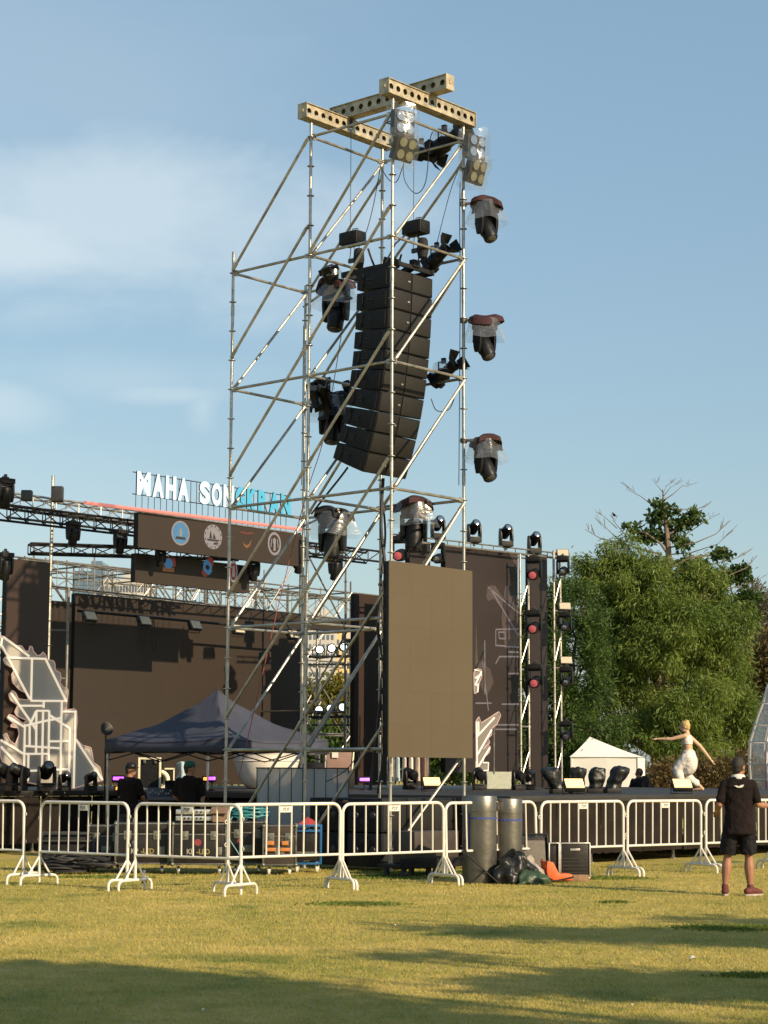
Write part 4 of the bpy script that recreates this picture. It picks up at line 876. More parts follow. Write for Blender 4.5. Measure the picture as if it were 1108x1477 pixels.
# ================================================================== crowd barriers
def barrier(label, pxl, Dl, pxr, Dr, tagtxt='PDP'):
    L0, R0 = Vector((XX(pxl, Dl), Dl, 0)), Vector((XX(pxr, Dr), Dr, 0)); c = (L0 + R0) / 2; d = R0 - L0; h = .86; r = .12
    rb = random.Random(hsh(label)); t = thing('crowd_barrier', label, 'barrier', c, rot=(rb.uniform(-.022, .022), rb.uniform(-.006, .006), math.atan2(d.y, d.x) + rb.uniform(-.03, .03)), group='white crowd barriers in a row on the grass')
    W_ = MT['white']; m = MB()
    pts = [(-h, 0, .13)] + [tuple(p) for p in arc((-h + r, 0, 1.09 - r), r, PI, PI / 2, 6)] + [tuple(p) for p in arc((h - r, 0, 1.09 - r), r, PI / 2, 0, 6)] + [(h, 0, .13)]
    m.path(pts, .021, 10); m.tube((-h, 0, .44), (h, 0, .44), .017, 8); m.build('frame', W_, t)
    for i in range(8): m = MB(); x = -h + 2 * h * (i + 1) / 9; m.tube((x, 0, .45), (x, 0, 1.08), .0115, 6); m.build('bar', W_, t)
    for s in (-1, 1):
        m = MB(); x = s * h; rr = .07
        p = [(x, -.31, .0), (x, -.31, .06)] + [(x, -.31 + rr - rr * math.cos(k * PI / 8), .06 + rr * math.sin(k * PI / 8)) for k in range(1, 5)] + [(x, .31 - rr + rr * math.sin(k * PI / 8), .06 + rr * math.cos(k * PI / 8)) for k in range(0, 4)] + [(x, .31, .06), (x, .31, 0)]
        m.path(p, .018, 8)
        for q in (-1, 1): m.tube((x, q * .012, .37), (x, q * .19, .13), .013, 6)
        m.build('foot', W_, t)
        m = MB(); m.path(arc((x + s * .025, 0, .92 if s > 0 else .88), .022, 0, 2 * PI, 10), .006, 5); m.path(arc((x + s * .025, 0, .56 if s > 0 else .60), .022, 0, 2 * PI, 10), .006, 5); m.build('coupling_ring', W_, t)
    m = MB(); m.box((0, -.014, 1.025), (.185, .006, .075)); pl = m.build('sign_plate', W_, t, bevel=.002)
    text_obj(tagtxt, .062, .002, MT['grey'], 'lettering', pl, (0, -.0185, 1.025), (PI / 2, 0, 0), .9)
    return t
bl = ['leftmost white barrier, cut by the left edge of the photo', 'white barrier in front of the open silver edged rack at the left', 'white barrier in front of the flight cases with red dot', 'white barrier in front of the teal cable coil and blue cart', 'white barrier in front of the black subwoofers under the tower', 'white barrier half hidden behind the two silver curved covers', 'white barrier just right of the grey tilted panel and black amp case', 'white barrier below the dancer in white', 'white barrier behind the man in black at the right edge', 'rightmost white barrier, cut by the right edge']
for lab, q in zip(bl, ((-107, 27.5, 48, 26.35), (53.5, 26.25, 191, 25.1), (197, 25.15, 349, 24.2), (330, 24.6, 490, 25.6), (495.5, 25.65, 639, 26.7), (644, 26.75, 774.5, 27.85), (779, 27.9, 899, 29.0), (902.5, 29.05, 1011, 30.2), (1014.5, 30.25, 1116, 31.4), (1119, 31.4, 1216, 32.6))): barrier(lab, *q)
# ================================================================== flight cases behind the barriers
MT['edge'] = mat('dull_aluminium_edging', (.15, .145, .135), .45, .7, .3, 12)
MT['case'] = mat('dark_laminate', (.011, .009, .008), .4, 0, .3, 9, bump=.1); MT['caseb'] = mat('brown_laminate', (.040, .030, .024), .5, 0, .2, 5)
MT['latch'] = mat('worn_butterfly_latch', (.16, .165, .14), .5, .6, .3, 20); MT['dot'] = mat('red_sticker', (.20, .03, .035), .5, 0, .1, 9); MT['paint'] = mat('stencil_paint_white', (.26, .24, .20), .6, 0, .2, 30); MT['painty'] = mat('stencil_paint_yellow', (.20, .17, .06), .6, 0, .2, 30)
def caster(m, x, y):
    m.box((x, y, .135), (.08, .09, .012)); m.box((x - .025, y, .095), (.006, .06, .08)); m.box((x + .025, y, .095), (.006, .06, .08)); m.tube((x - .018, y, .05), (x + .018, y, .05), .05, 12)
def flight_case(label, px, D, w, d, h, rz, lid=.16, text=None, dot=None, body='case', cat='flight case', casters='alu', tx=0, trays=0):
    t = thing('flight_case', label, cat, (XX(px, D), D, 0), rz, 'road flight cases behind the barriers'); z0 = .14
    m = MB(); m.box((0, 0, z0 + (h - lid) / 2), (w - .02, d - .02, h - lid)); bd = m.build('body', MT[body], t, bevel=.004)
    m = MB(); m.box((0, 0, z0 + h - lid / 2 + .004), (w - .02, d - .02, lid)); m.build('lid', MT[body], t, bevel=.004)
    m = MB()
    for sx in (-1, 1):
        for sy in (-1, 1): m.box((sx * (w / 2 - .012), sy * (d / 2 - .012), z0 + h / 2), (.028, .028, h))
        for z in (z0 + .012, z0 + h - lid, z0 + h - .008): m.box((sx * (w / 2 - .011), 0, z), (.026, d - .03, .022))
    for sy in (-1, 1):
        for z in (z0 + .012, z0 + h - lid, z0 + h - .008): m.box((0, sy * (d / 2 - .011), z), (w - .03, .026, .022))
    m.build('aluminium_edging', MT['edge'], t, bevel=.003)
    for sx in (-1, 1):
        for sy in (-1, 1):
            for z in (z0 + .01, z0 + h - .01): m = MB(); m.ball((sx * (w / 2 - .012), sy * (d / 2 - .012), z), .032, n=8, m=6); m.build('ball_corner', MT['latch'], t)
    for sx in (-.27, .27):
        m = MB(); m.box((sx * w, -d / 2 - .001, z0 + h - lid - .015), (.11, .012, .13)); m.box((sx * w, -d / 2 - .012, z0 + h - lid - .02), (.05, .012, .045)); m.build('latch', MT['latch'], t, bevel=.008)
    m = MB(); m.box((0, -d / 2 - .001, z0 + (h - lid) * .5), (.14, .010, .10)) if not text else m.box((w * .36, -d / 2 - .001, z0 + (h - lid) * .45), (.09, .010, .12)); m.build('recessed_handle', MT['latch'], t, bevel=.008)
    m = MB()
    for sx in (-1, 1):
        for sy in (-1, 1): caster(m, sx * (w / 2 - .1), sy * (d / 2 - .1))
    m.build('casters', MT[casters], t, bevel=.003)
    if text:
        text_obj('KP', .105, .003, MT['paint'], 'lettering', bd, (tx - .11, -d / 2 + .006, z0 + (h - lid) * .43), (PI / 2, 0, 0), .9, .003)
        text_obj('-LED', .105, .003, MT['painty'], 'lettering', bd, (tx + .08, -d / 2 + .006, z0 + (h - lid) * .43), (PI / 2, 0, 0), .9, .003)
    if dot: m = MB(); m.lathe([(.001, 0), (.05, 0), (.05, .004), (.001, .004)], 16, (tx, -d / 2 + .009, z0 + (h - lid) * .74), rotx(PI / 2)); m.build('sticker', MT['dot'], bd)
    for k in range(trays):
        m = MB(); x = -w * .26 + k * w * .42; m.box((x, -d / 2 - .004, z0 + h * .40), (.15, .05, .05)); m.box((x, -d / 2 - .006, z0 + h * .56), (.10, .03, .06)); m.build('orange_handle', MT['orange'], bd, bevel=.008)
    return t
MT['orange'] = mat('orange_plastic', (.45, .17, .05), .45, 0, .12, 9); MT['orange2'] = mat('bright_orange_fabric', (.62, .11, .03), .6, 0, .15, 8, bump=.3, bscale=14)
flight_case('black flight case behind the second barrier, its lettering partly hidden by bars', 206, 29.4, .80, .6, .60, .12, text=1, tx=.0)
flight_case('black flight case with a red dot and pale lettering', 288, 29.3, .80, .6, .60, .10, text=1, dot=1, tx=-.02)
flight_case('low black flight case at the far left of the case row', 155, 29.9, .55, .55, .55, .1)
flight_case('plain black flight case with the teal cable coil on top', 358, 29.6, .55, .6, .62, .05, dot=1, tx=-.1)
flight_case('brown flight case with two orange handles on white castors', 404, 29.2, .50, .62, .58, .05, body='caseb', casters='white', trays=2)
# open rack
t = thing('open_rack', 'low open black rack with pale metal edges behind the first full barrier', 'equipment rack', (XX(100, 29.8), 29.8, 0), .1); m = MB()
for x in (-.39, .39):
    for y in (-.25, .25): m.box((x, y, .33), (.03, .03, .54))
for z in (.075, .47, .585):
    for y in (-.25, .25): m.box((0, y, z), (.76, .028, .028))
    for x in (-.39, .39): m.box((x, 0, z), (.028, .48, .026))
m.build('frame', MT['grey'], t, bevel=.003)
m = MB(); m.box((0, .02, .33), (.72, .44, .46)); m.build('black_shell', MT['blackm'], t, bevel=.01)
m = MB(); 
for k in range(6): m.box((-.1 + .05 * k, -.208, .30), (.03, .006, .03))
m.build('control_knobs', MT['grey'], t); m = MB(); [caster(m, x, y) for x in (-.3, .3) for y in (-.18, .18)]; m.build('casters', MT['blackm'], t); t.scale = (1, 1, .98)
# gear on the cases
t = thing('rack_unit', 'stack of silver and black rack units lying on the red dotted case', 'rack unit', (XX(286, 29.4), 29.4, .75), .1); m = MB()
for k, c in enumerate((.06, .155)): m.box((0, .02 * k, c), (.62, .42, .075))
m.build('chassis', MT['blackm'], t, bevel=.006); m = MB()
for c in (.06, .155): m.box((0, -.215, c), (.66, .008, .07)); [m.tube((x, -.22, c - .02), (x, -.25, c - .02), .006, 6) for x in (-.29, .29)]
m.build('front_plate', MT['alu'], t, bevel=.003); m = MB(); [m.tube((-.2 + .06 * k, -.218, c), (-.2 + .06 * k, -.236, c), .014, 10) for k in range(6) for c in (.06, .155)]; m.build('knobs', MT['black'], t)
MT['card'] = mat('brown_cardboard', (.16, .10, .065), .8, 0, .15, 6)
m = MB(); m.box((0, 0, .09), (.26, .25, .18), rotz(.2)); m.box((0, -.13, .17), (.25, .14, .006), rotx(.7)); m.v = [(x + XX(318, 29.3), y + 29.3, z + .76) for x, y, z in m.v]; top('cardboard_box', m, MT['card'], 'open brown cardboard box at the right end of the red dotted case', 'cardboard box')
# teal coil
MT['teal'] = mat('teal_cable', (.035, .22, .25), .5, 0, .2, 20); m = MB(); q = Vector((XX(358, 29.55), 29.55, .79)); rr = random.Random(4); pts = []
for k in range(300):
    an = k * .36; r = .20 + .06 * math.sin(k * .21) + rr.uniform(-.015, .015); pts.append(q + Vector((r * 1.15 * math.cos(an), r * .8 * math.sin(an), .012 + .16 * (k / 300) * (1.1 - (r - .2) * 3) + rr.uniform(0, .03))))
m.path(pts, .011, 5); m.path([q + Vector(v) for v in ((-.22, -.2, .04), (-.30, -.33, -.1), (-.24, -.36, -.3), (-.1, -.38, -.5), (.05, -.4, -.74))], .010, 5); top('cable_coil', m, MT['teal'], 'coil of teal cable heaped on a black flight case', 'cable coil')
# blue cart
MT['blue'] = mat('blue_painted_steel', (.02, .11, .27), .4, .2, .2, 7)
t = thing('blue_cart', 'small blue framed crate cart beside the brown flight case', 'cart', (XX(444, 29.8), 29.8, 0), .05, None); m = MB()
for x in (-.2, .2):
    for y in (-.2, .2): m.box((x, y, .42), (.03, .03, .58))
for z in (.14, .62, .70):
    for y in (-.2, .2): m.box((0, y, z), (.37, .028, .03))
    for x in (-.2, .2): m.box((x, 0, z), (.028, .37, .03))
m.build('frame', MT['blue'], t, bevel=.003); m = MB(); m.box((0, .0, .40), (.36, .36, .44)); m.build('inner_case', MT['case'], t, bevel=.01)
m = MB(); m.box((0, -.184, .28), (.32, .008, .07)); [m.box((-.14 + .07 * k, -.187, .28), (.045, .012, .05)) for k in range(5)]; m.build('plug_panel', MT['latch'], t)
m = MB(); [caster(m, x, y) for x in (-.15, .15) for y in (-.15, .15)]; m.build('casters', MT['white'], t)
m = MB(); c = Vector((XX(444, 29.8), 29.8, .715)); m.add([c + Vector(v) for v in ((-.15, -.12, 0), (.16, -.10, 0), (.12, .14, 0), (-.1, .13, 0), (.0, 0, .11), (.08, .02, .07))], [(0, 1, 4), (1, 5, 4), (1, 2, 5), (2, 4, 5), (2, 3, 4), (3, 0, 4), (3, 2, 1, 0)]); top('red_bag', m, mat('red_cloth', (.30, .035, .04), .7, 0, .2, 9), 'crumpled red cloth bag lying on the blue cart', 'bag')
# black cable heap on the grass
m = MB(); rr = random.Random(9); c = Vector((XX(112, 29.0), 29.0, 0))
for k in range(26):
    r = rr.uniform(.12, .30); o_ = Vector((rr.uniform(-.33, .33), rr.uniform(-.12, .12), .02 + .012 * k * rr.random())); ph = rr.random() * 6; ti = rr.uniform(-.35, .35)
    m.path([c + o_ + Vector((r * math.cos(a) * 1.2, r * .6 * math.sin(a), .03 + abs(r * ti * math.sin(a + ph)))) for a in [2 * PI * q / 16 for q in range(16)]], .014, 5, closed=True)
m.path([c + Vector((-.38 + .10 * math.cos(a), 0, .15 + .15 * math.sin(a))) for a in [2 * PI * q / 16 for q in range(16)]], .012, 5, closed=True)
top('cable_heap', m, MT['cable'], 'heap of coiled black cables on the grass under the left barrier', 'cable heap')
# subwoofers under the tower
def sub(label, a, b, z, w=.60, h=.52, d=.7, rz=RZ):
    t = thing('subwoofer', label, 'subwoofer', S(a, b, z), rz, 'black subwoofers stacked under the tower'); m = MB(); m.box((0, 0, h / 2), (w - .012, d, h - .012)); m.build('cabinet', MT['cab'], t, bevel=.012)
    m = MB(); m.box((0, -d / 2 - .004, h / 2), (w - .07, .012, h - .07)); m.build('grille', MT['grille'], t, bevel=.004)
    for s in (-1, 1):
        for zz in (.3, .7): m = MB(); m.box((s * (w / 2 - .004), 0, h * zz), (.012, .18, .09)); m.build('handle', MT['black'], t, bevel=.004)
    for s in (-1, 1): m = MB(); m.lathe([(.02, 0), (.055, .0), (.05, .016), (.02, .018)], 12, (-w / 2 + .0, s * d * .25, h * .5), roty(-PI / 2)); m.build('side_cup', MT['grey'], t)
    return t
for i, pos in enumerate(('left', 'middle', 'right')):
    for j, lv in enumerate(('bottom', 'top')): sub('black subwoofer, %s of the %s column of the stack under the tower' % (lv, pos), .36 + .605 * i, 1.2, .06 + .525 * j)
for j, lv in enumerate(('bottom', 'top')): sub('black subwoofer at the %s of the separate stack left of the tower front pole' % lv, .40, .36, .06 + .525 * j)
t = thing('wheeled_dolly', 'low black wheeled dolly loaded with a wide dark case in front of the subwoofers', 'dolly', (XX(606, 28.9), 28.9, 0), .75); m = MB(); m.box((0, 0, .16), (1.25, .5, .05)); m.box((0, -.24, .22), (1.25, .02, .10)); m.build('platform', MT['blackm'], t, bevel=.006)
m = MB(); m.box((.12, 0, .42), (.9, .46, .46)); m.build('dark_case', MT['caseb'], t, bevel=.012); m = MB(); [caster(m, x, y) for x in (-.5, 0, .5) for y in (-.18, .18)]; m.build('casters', MT['red2'] if 'red2' in MT else MT['grey'], t)
# ================================================================== silver covers and things by the barrier
MT['silver'] = mat('brushed_silver_sheet', (.165, .157, .138), .36, .8, .14, 3, bump=.12, bscale=30); MT['tape'] = mat('blue_tape', (.03, .05, .22), .6, 0, .2, 12); MT['hole'] = mat('handle_cutout', (.03, .03, .028), .7, 0, 0)
def cover(label, px, D, w, h, rz, tapex):
    t = thing('curved_cover', label, 'speaker cover', (XX(px, D), D, 0), rz, 'tall curved silver covers by the barrier'); K = 18
    def sec(s=1.0, z=0): 
        f = [(-w / 2 * s, .26), (w / 2 * s, .26)]; return [Vector((w / 2 * s * math.sin(-PI / 2 + PI * k / K), -.20 * s * math.cos(-PI / 2 + PI * k / K) * .9, z)) for k in range(K + 1)] + [Vector((w / 2 * s, .24 * s, z)), Vector((-w / 2 * s, .24 * s, z))]
    m = MB(); m.rings([sec(1, .0), sec(1, h * .82)]); m.build('lower_shell', MT['silver'], t, ang=50)
    m = MB(); m.rings([sec(1.02, h * .822), sec(1.02, h - .01), sec(.99, h)]); m.build('lid', MT['silver'], t, ang=50)
    for z in (h * .88, h * .50): m = MB(); m.box((w / 2 * .93, -.065, z), (.05, .03, .12), rotz(1.15)); m.build('handle', MT['hole'], t, bevel=.008)
    m = MB(); n = 10; a0, a1 = -PI / 2 + .15, PI / 2 - .1
    q = lambda an, e: Vector(((w / 2 + e) * math.sin(an), -(.18 + e) * math.cos(an), 0))
    for k in range(n):
        p0, p1 = q(a0 + (a1 - a0) * k / n, .004), q(a0 + (a1 - a0) * (k + 1) / n, .004); zz = h * .735; m.add([p0 + Vector((0, 0, zz)), p1 + Vector((0, 0, zz - .002)), p1 + Vector((0, 0, zz + .022)), p0 + Vector((0, 0, zz + .024))], [(0, 1, 2, 3)])
    for sgn, an in (tapex,):
        p = q(an, .006); p2 = q(an + .12, .006); m.add([p + Vector((0, 0, h * .4)), p2 + Vector((0, 0, h * .4)), p2 + Vector((0, 0, h * .80)), p + Vector((0, 0, h * .80))], [(0, 1, 2, 3)])
    m.build('blue_tape', MT['tape'], t, smooth=False); return t
cover('left silver curved speaker cover standing on the grass, blue tape around it', 695, 27.2, .42, 1.18, .25, (1, -1.3)); cover('right silver curved speaker cover, half hidden behind the left one', 733, 27.5, .40, 1.14, .25, (1, 1.15))
# black X stand
m = MB(); c = Vector((XX(676, 26.9), 26.9, 0)); r = .013
m.tube(c + Vector((.42, -.1, .0)), c + Vector((-.05, 0, .42)), r, 6); m.tube(c + Vector((.42, .15, 0)), c + Vector((-.05, 0, .42)), r, 6); m.tube(c + Vector((-.32, .0, .16)), c + Vector((-.05, 0, .42)), r, 6); m.tube(c + Vector((.0, -.1, 0)), c + Vector((.22, -.03, .19)), r, 6); m.tube(c + Vector((-.05, 0, .42)), c + Vector((-.05, 0, .60)), r * 1.3, 8); m.box(c + Vector((-.05, 0, .42)), (.05, .05, .07))
top('tripod_stand', m, MT['blackm'], 'black folding tripod stand against the left silver cover', 'stand')
# grey wedge panel
t = thing('stage_monitor', 'grey fronted wedge monitor with black frame leaning behind the black bag', 'stage monitor', (XX(768, 27.9), 27.9, 0), .12); prof = [(.25, 0), (-.20, 0), (-.08, .60), (.25, .62)]
m = MB(); m.prism([(p[0], p[1]) for p in prof], (0, 0, 0), (0, 1, 0), (0, 0, 1), (1, 0, 0), -.20, .20); m.build('cabinet', MT['blackm'], t, bevel=.012)
m = MB(); R = rotx(-math.atan2(.12, .60)); m.box((-.01, -.152, .30), (.33, .018, .52), R); m.build('grille', MT['grille2'] if 'grille2' in MT else mat('grey_mesh_front', (.13, .115, .10), .6, .2, .2, 20, bump=.4, bscale=200), t, bevel=.006); m = MB(); m.tube((.19, -.22, .02), (.19, -.09, .64), .016, 8); m.tube((-.19, -.09, .64), (.19, -.09, .64), .016, 8); m.build('front_rail', MT['black'], t)
# amp case
t = thing('amp_case', 'open black amplifier case with pale edges beside the orange bundle', 'amp case', (XX(817, 28.0), 28.0, .03), .10); m = MB(); m.box((.08, .0, .25), (.42, .40, .48)); m.build('shell', MT['case'], t, bevel=.006); m = MB(); m.box((-.22, .02, .25), (.14, .40, .48)); m.build('open_lid', MT['case'], t, bevel=.006); m = MB()
for x0, x1 in ((-.13, .29), (-.29, -.15)):
    for x in (x0, x1): m.box((x, -.205, .25), (.018, .02, .49))
    for z in (.01, .49): m.box(((x0 + x1) / 2, -.205, z), (x1 - x0, .02, .018))
m.build('edging', MT['alu'], t, bevel=.003); m = MB(); m.box((.08, -.206, .40), (.14, .008, .03)); m.build('handle', MT['alu'], t, bevel=.003); m = MB(); [m.box((.08, -.204, .08 + .05 * k), (.36, .006, .008)) for k in range(5)]; m.build('vent_slots', MT['hole'], t)
m = MB(); c = Vector((XX(833, 27.7), 27.7, .0)); m.box(c + Vector((0, 0, .045)), (.26, .2, .09), rotz(.2)); top('wood_block', m, mat('weathered_wood', (.20, .12, .07), .8, 0, .3, 12, bump=.4, bscale=30), 'short brown wooden block in front of the amp case', 'wooden block', bevel=.006)
# black bag heap and orange bundle: crumpled closed shells
def heap(name, label, cat, px, D, rx, ry, h, ma, seed, amp=.22, kind=None):
    rr = random.Random(seed); K, M_ = 34, 14; m = MB(); ph = [rr.random() * 6 for _ in range(10)]; rs = []
    for j in range(M_ + 1):
        v = j / M_; rad = math.cos(v * PI / 2) ** .7 if v < 1 else .02; z = h * math.sin(v * PI / 2); ring = []
        for k in range(K):
            an = 2 * PI * k / K; f = 1 + amp * (math.sin(3 * an + ph[0] + v * 2) + .6 * math.sin(5 * an + ph[1] - v * 4) + .5 * math.sin(8 * an + ph[2] + v * 7) + .3 * math.sin(13 * an + ph[3] - 9 * v)); dz = h * amp * .7 * (math.sin(2 * an + ph[4]) + .6 * math.sin(6 * an + ph[5] + v * 5)) * v
            ring.append((rx * rad * f * math.cos(an), ry * rad * f * math.sin(an), max(0, z + dz)))
        rs.append(ring)
    m.rings(rs); x = XX(px, D); m.v = [(a + x, b_ + D, c) for a, b_, c in m.v]; return remesh_(top(name, m, MT[ma], label, cat, base=(x, D, 0), ang=70), .022, .07, .16)
MT['bag'] = mat('glossy_black_tarpaulin', (.010, .011, .011), .42, 0, .3, 7, bump=.5, bscale=9); MT['bagg'] = mat('dark_green_tarpaulin', (.03, .055, .03), .45, 0, .3, 7, bump=.4, bscale=10); MT['pap'] = mat('greyish_paper_sheet', (.30, .26, .23), .7, 0, .25, 12, bump=.4, bscale=20)
heap('black_bag', 'crumpled glossy black tarpaulin bag at the foot of the silver covers', 'bag', 741, 27.05, .26, .25, .40, 'bag', 3); heap('tarpaulin', 'dark green tarpaulin spilling from the black bag', 'tarpaulin', 766, 26.95, .22, .2, .17, 'bagg', 8); heap('paper_sheets', 'crumpled greyish plastic sheets lying on the green tarpaulin', 'sheets', 762, 27.2, .17, .15, .30, 'pap', 12, .3)
t = thing('folding_chair', 'bright orange folded camp chair lying in front of the amp case', 'camp chair', (XX(797, 27.4), 27.4, 0), .15); m = MB(); pr = [(-.16, .30), (-.02, .28), (.06, .12), (.24, .12), (.25, .03), (-.02, .03), (-.10, .08)]
m.prism(pr, (0, 0, 0), (1, 0, 0), (0, 0, 1), (0, 1, 0), -.13, .12); m.build('fabric', MT['orange2'], t, bevel=.02); 
for y in (-.15, .14): m = MB(); m.path([(-.12, y, .31), (-.14, y, .0), (.26, y, .08)], .010, 6); m.build('frame_tube', MT['blackm'], t)
m = MB(); m.box((-.22, -.1, .18), (.16, .05, .03), roty(.3)); m.build('strap', mat('pale_strap', (.45, .28, .18), .7, 0, .1, 9), t, bevel=.006)
# ================================================================== pop-up tent
NT = Vector((XX(315, 34), 34, 0)); U3, V3 = Vector((UX, UY, 0)), Vector((VX, VY, 0)); ctr = NT - U3 * 1.5 + V3 * 1.5
MT['tent'] = mat('faded_navy_canopy', (.052, .056, .082), .75, 0, .12, 2, bump=.25, bscale=3, trans=.15)
t = thing('pop_up_tent', 'dark faded blue pop up tent with a peaked canopy left of the scaffold tower', 'pop-up tent', ctr, RZ); ez, pz = 2.08, 2.98; K = 12; m = MB(); rows = []
for j in range(K + 1):
    s = 1.5 * (1 - j / K) + .02; zz = ez + (pz - ez) * (.52 * (j / K) + .48 * (j / K) ** 2.6); ring = []
    for e in range(4):
        for q in range(8):
            u = -1 + 2 * q / 8; x, y = ((u, -1), (1, u), (-u, 1), (-1, -u))[e]; ring.append((x * s, y * s, zz - .07 * (1 - u * u) * (1 - j / K) + .012 * math.sin(9 * u + j * 1.3)))
    rows.append(ring)
m.rings(rows, caps=False); cn = m.build('canopy', MT['tent'], t, ang=60); md = cn.modifiers.new('thick', 'SOLIDIFY'); md.thickness = .012
m = MB(); rows = []
for z, s in ((ez - .005, 1.503), (ez - .24, 1.52)):
    rows.append([(x * s, y * s, z - (.07 * (1 - u * u) if z > ez - .1 else -.02 * math.sin(14 * u))) for e in range(4) for q in range(8) for u in [-1 + 2 * q / 8] for x, y in [((u, -1), (1, u), (-u, 1), (-1, -u))[e]]])
m.rings(rows, caps=False); vl = m.build('valance', MT['tent'], t, ang=60); md = vl.modifiers.new('thick', 'SOLIDIFY'); md.thickness = .01
for sx in (-1, 1):
    for sy in (-1, 1): m = MB(); m.box((sx * 1.47, sy * 1.47, 1.0), (.04, .04, 2.0)); m.box((sx * 1.47, sy * 1.47, .012), (.12, .12, .02)); m.box((sx * 1.47, sy * 1.47, 1.75), (.055, .055, .10)); m.build('leg', MT['galv'], t, bevel=.004)
for e in range(4):
    m = MB(); R = rotz(e * PI / 2)
    for a, b_ in (((-1.45, -1.46, 1.98), (0, -1.46, 1.68)), ((-1.45, -1.46, 1.70), (0, -1.46, 1.98)), ((0, -1.46, 1.98), (1.45, -1.46, 1.70)), ((0, -1.46, 1.68), (1.45, -1.46, 1.98))): m.tube(R @ Vector(a), R @ Vector(b_), .012, 6)
    m.tube(R @ Vector((0, -1.46, 1.98)), R @ Vector((0, 0, 2.3)), .012, 6); m.build('scissor_truss', MT['blackm'], t)
t.scale = (.86, 1.05, 1); t.location -= V3 * .12
# table with mixing gear beneath the tent
def table(label, px, D, w, rz, h=.95):
    t = thing('trestle_table', label, 'table', (XX(px, D), D, 0), rz); m = MB(); m.box((0, 0, h), (w, .6, .04)); m.build('table_top', MT['blackm'], t, bevel=.006)
    for sx in (-1, 1):
        m = MB()
        for sy in (-1, 1): m.tube((sx * (w / 2 - .1), sy * .25, 0), (sx * (w / 2 - .1), sy * .22, h - .02), .018, 8)
        m.tube((sx * (w / 2 - .1), -.24, .2), (sx * (w / 2 - .1), .24, .2), .014, 6); m.build('trestle_leg', MT['grey'], t)
    return t
table('long black table with sound gear behind the two crew under the tent', 245, 36.4, 1.9, .2)
t = thing('mixing_console', 'sloped grey mixing console on the table under the tent', 'mixing console', (XX(252, 36.3), 36.3, .972), .2); m = MB(); m.prism([(-.3, 0), (.3, 0), (.3, .20), (.22, .22), (-.3, .06)], (0, 0, 0), (0, 1, 0), (0, 0, 1), (1, 0, 0), -.5, .5); m.build('body', mat('console_grey', (.10, .11, .14), .45, .1, .15, 8), t, bevel=.01)
m = MB(); rr = random.Random(2); [m.box((-.46 + .046 * k, -.12 + .10 * math.sin(k * 1.7), .145 + .03 * math.sin(k * 1.7)), (.018, .035, .022)) for k in range(20)]; m.build('faders', MT['white'], t); m = MB(); m.box((.0, .22, .28), (.34, .02, .16), rotx(-.3)); m.build('screen', MT['black'], t, bevel=.004)
# rack with pale frame behind
t = thing('flight_rack', 'tall black rack with thick cream edges under the tent', 'equipment rack', (XX(216, 39.3), 39.3, DZ), RZ - .9); W, H = .42, .62
m = MB(); m.box((0, .1, H / 2), (W, .4, H)); m.build('black_front', MT['blackm'], t); m = MB(); [m.box((x, -.11, H / 2), (.04, .03, H + .04)) for x in (-W / 2, W / 2)]; [m.box((0, -.11, z), (W - .045, .03, .04)) for z in (0.02, H)]; m.build('cream_edging', MT['cream'] if 'cream' in MT else mat('cream_edging', (.72, .66, .48), .5, 0, .08, 9), t, bevel=.004); m = MB(); [m.box((x, -.13, H - .06), (.05, .02, .07)) for x in (-.1, .12)]; m.build('latch', MT['latch'], t, bevel=.004)
MT['cream'] = bpy.data.materials['cream_edging']
m = MB(); q = S(AB((XX(229, 39.4), 39.4))[0], AB((XX(229, 39.4), 39.4))[1], DZ + .19); m.path(arc(q, .17, 0, 2 * PI, 20), .045, 8); m.path(arc(q + Vector((.0, .05, 0)), .11, 0, 2 * PI, 20), .02, 8); top('cable_hoop', m, MT['cream'], 'cream coiled hose hoop standing right of the black rack', 'hose')
t = thing('speaker_box', 'small black equipment box with cream edges beside the hose hoop', 'equipment box', (XX(245, 39.6), 39.6, DZ), 0); m = MB(); m.box((0, 0, .2), (.16, .3, .4)); m.build('shell', MT['blackm'], t, bevel=.01); m = MB(); m.box((.0, -.155, .42), (.2, .02, .03)); m.box((.085, -.155, .25), (.025, .02, .34)); m.build('edging', MT['cream'], t)
MT['lblue'] = mat('pale_blue_cloth', (.34, .42, .46), .7, 0, .2, 8, bump=.4, bscale=12)
m = MB(); q = Vector((XX(259, 38.7), 38.7, DZ)); rr = random.Random(5)
m.rings([[q + Vector((rx_ * math.cos(2 * PI * k / 14) * (1 + .12 * math.sin(3 * k)) + dx, .12 * math.sin(2 * PI * k / 14), z)) for k in range(14)] for z, rx_, dx in ((.0, .16, -.03), (.12, .15, -.03), (.22, .09, .02), (.36, .06, .05), (.44, .08, .03), (.52, .10, .03), (.56, .03, .03))]); top('pale_blue_cloth', m, MT['lblue'], 'pale blue cloth draped on a stand behind the man in the green cap', 'cloth')
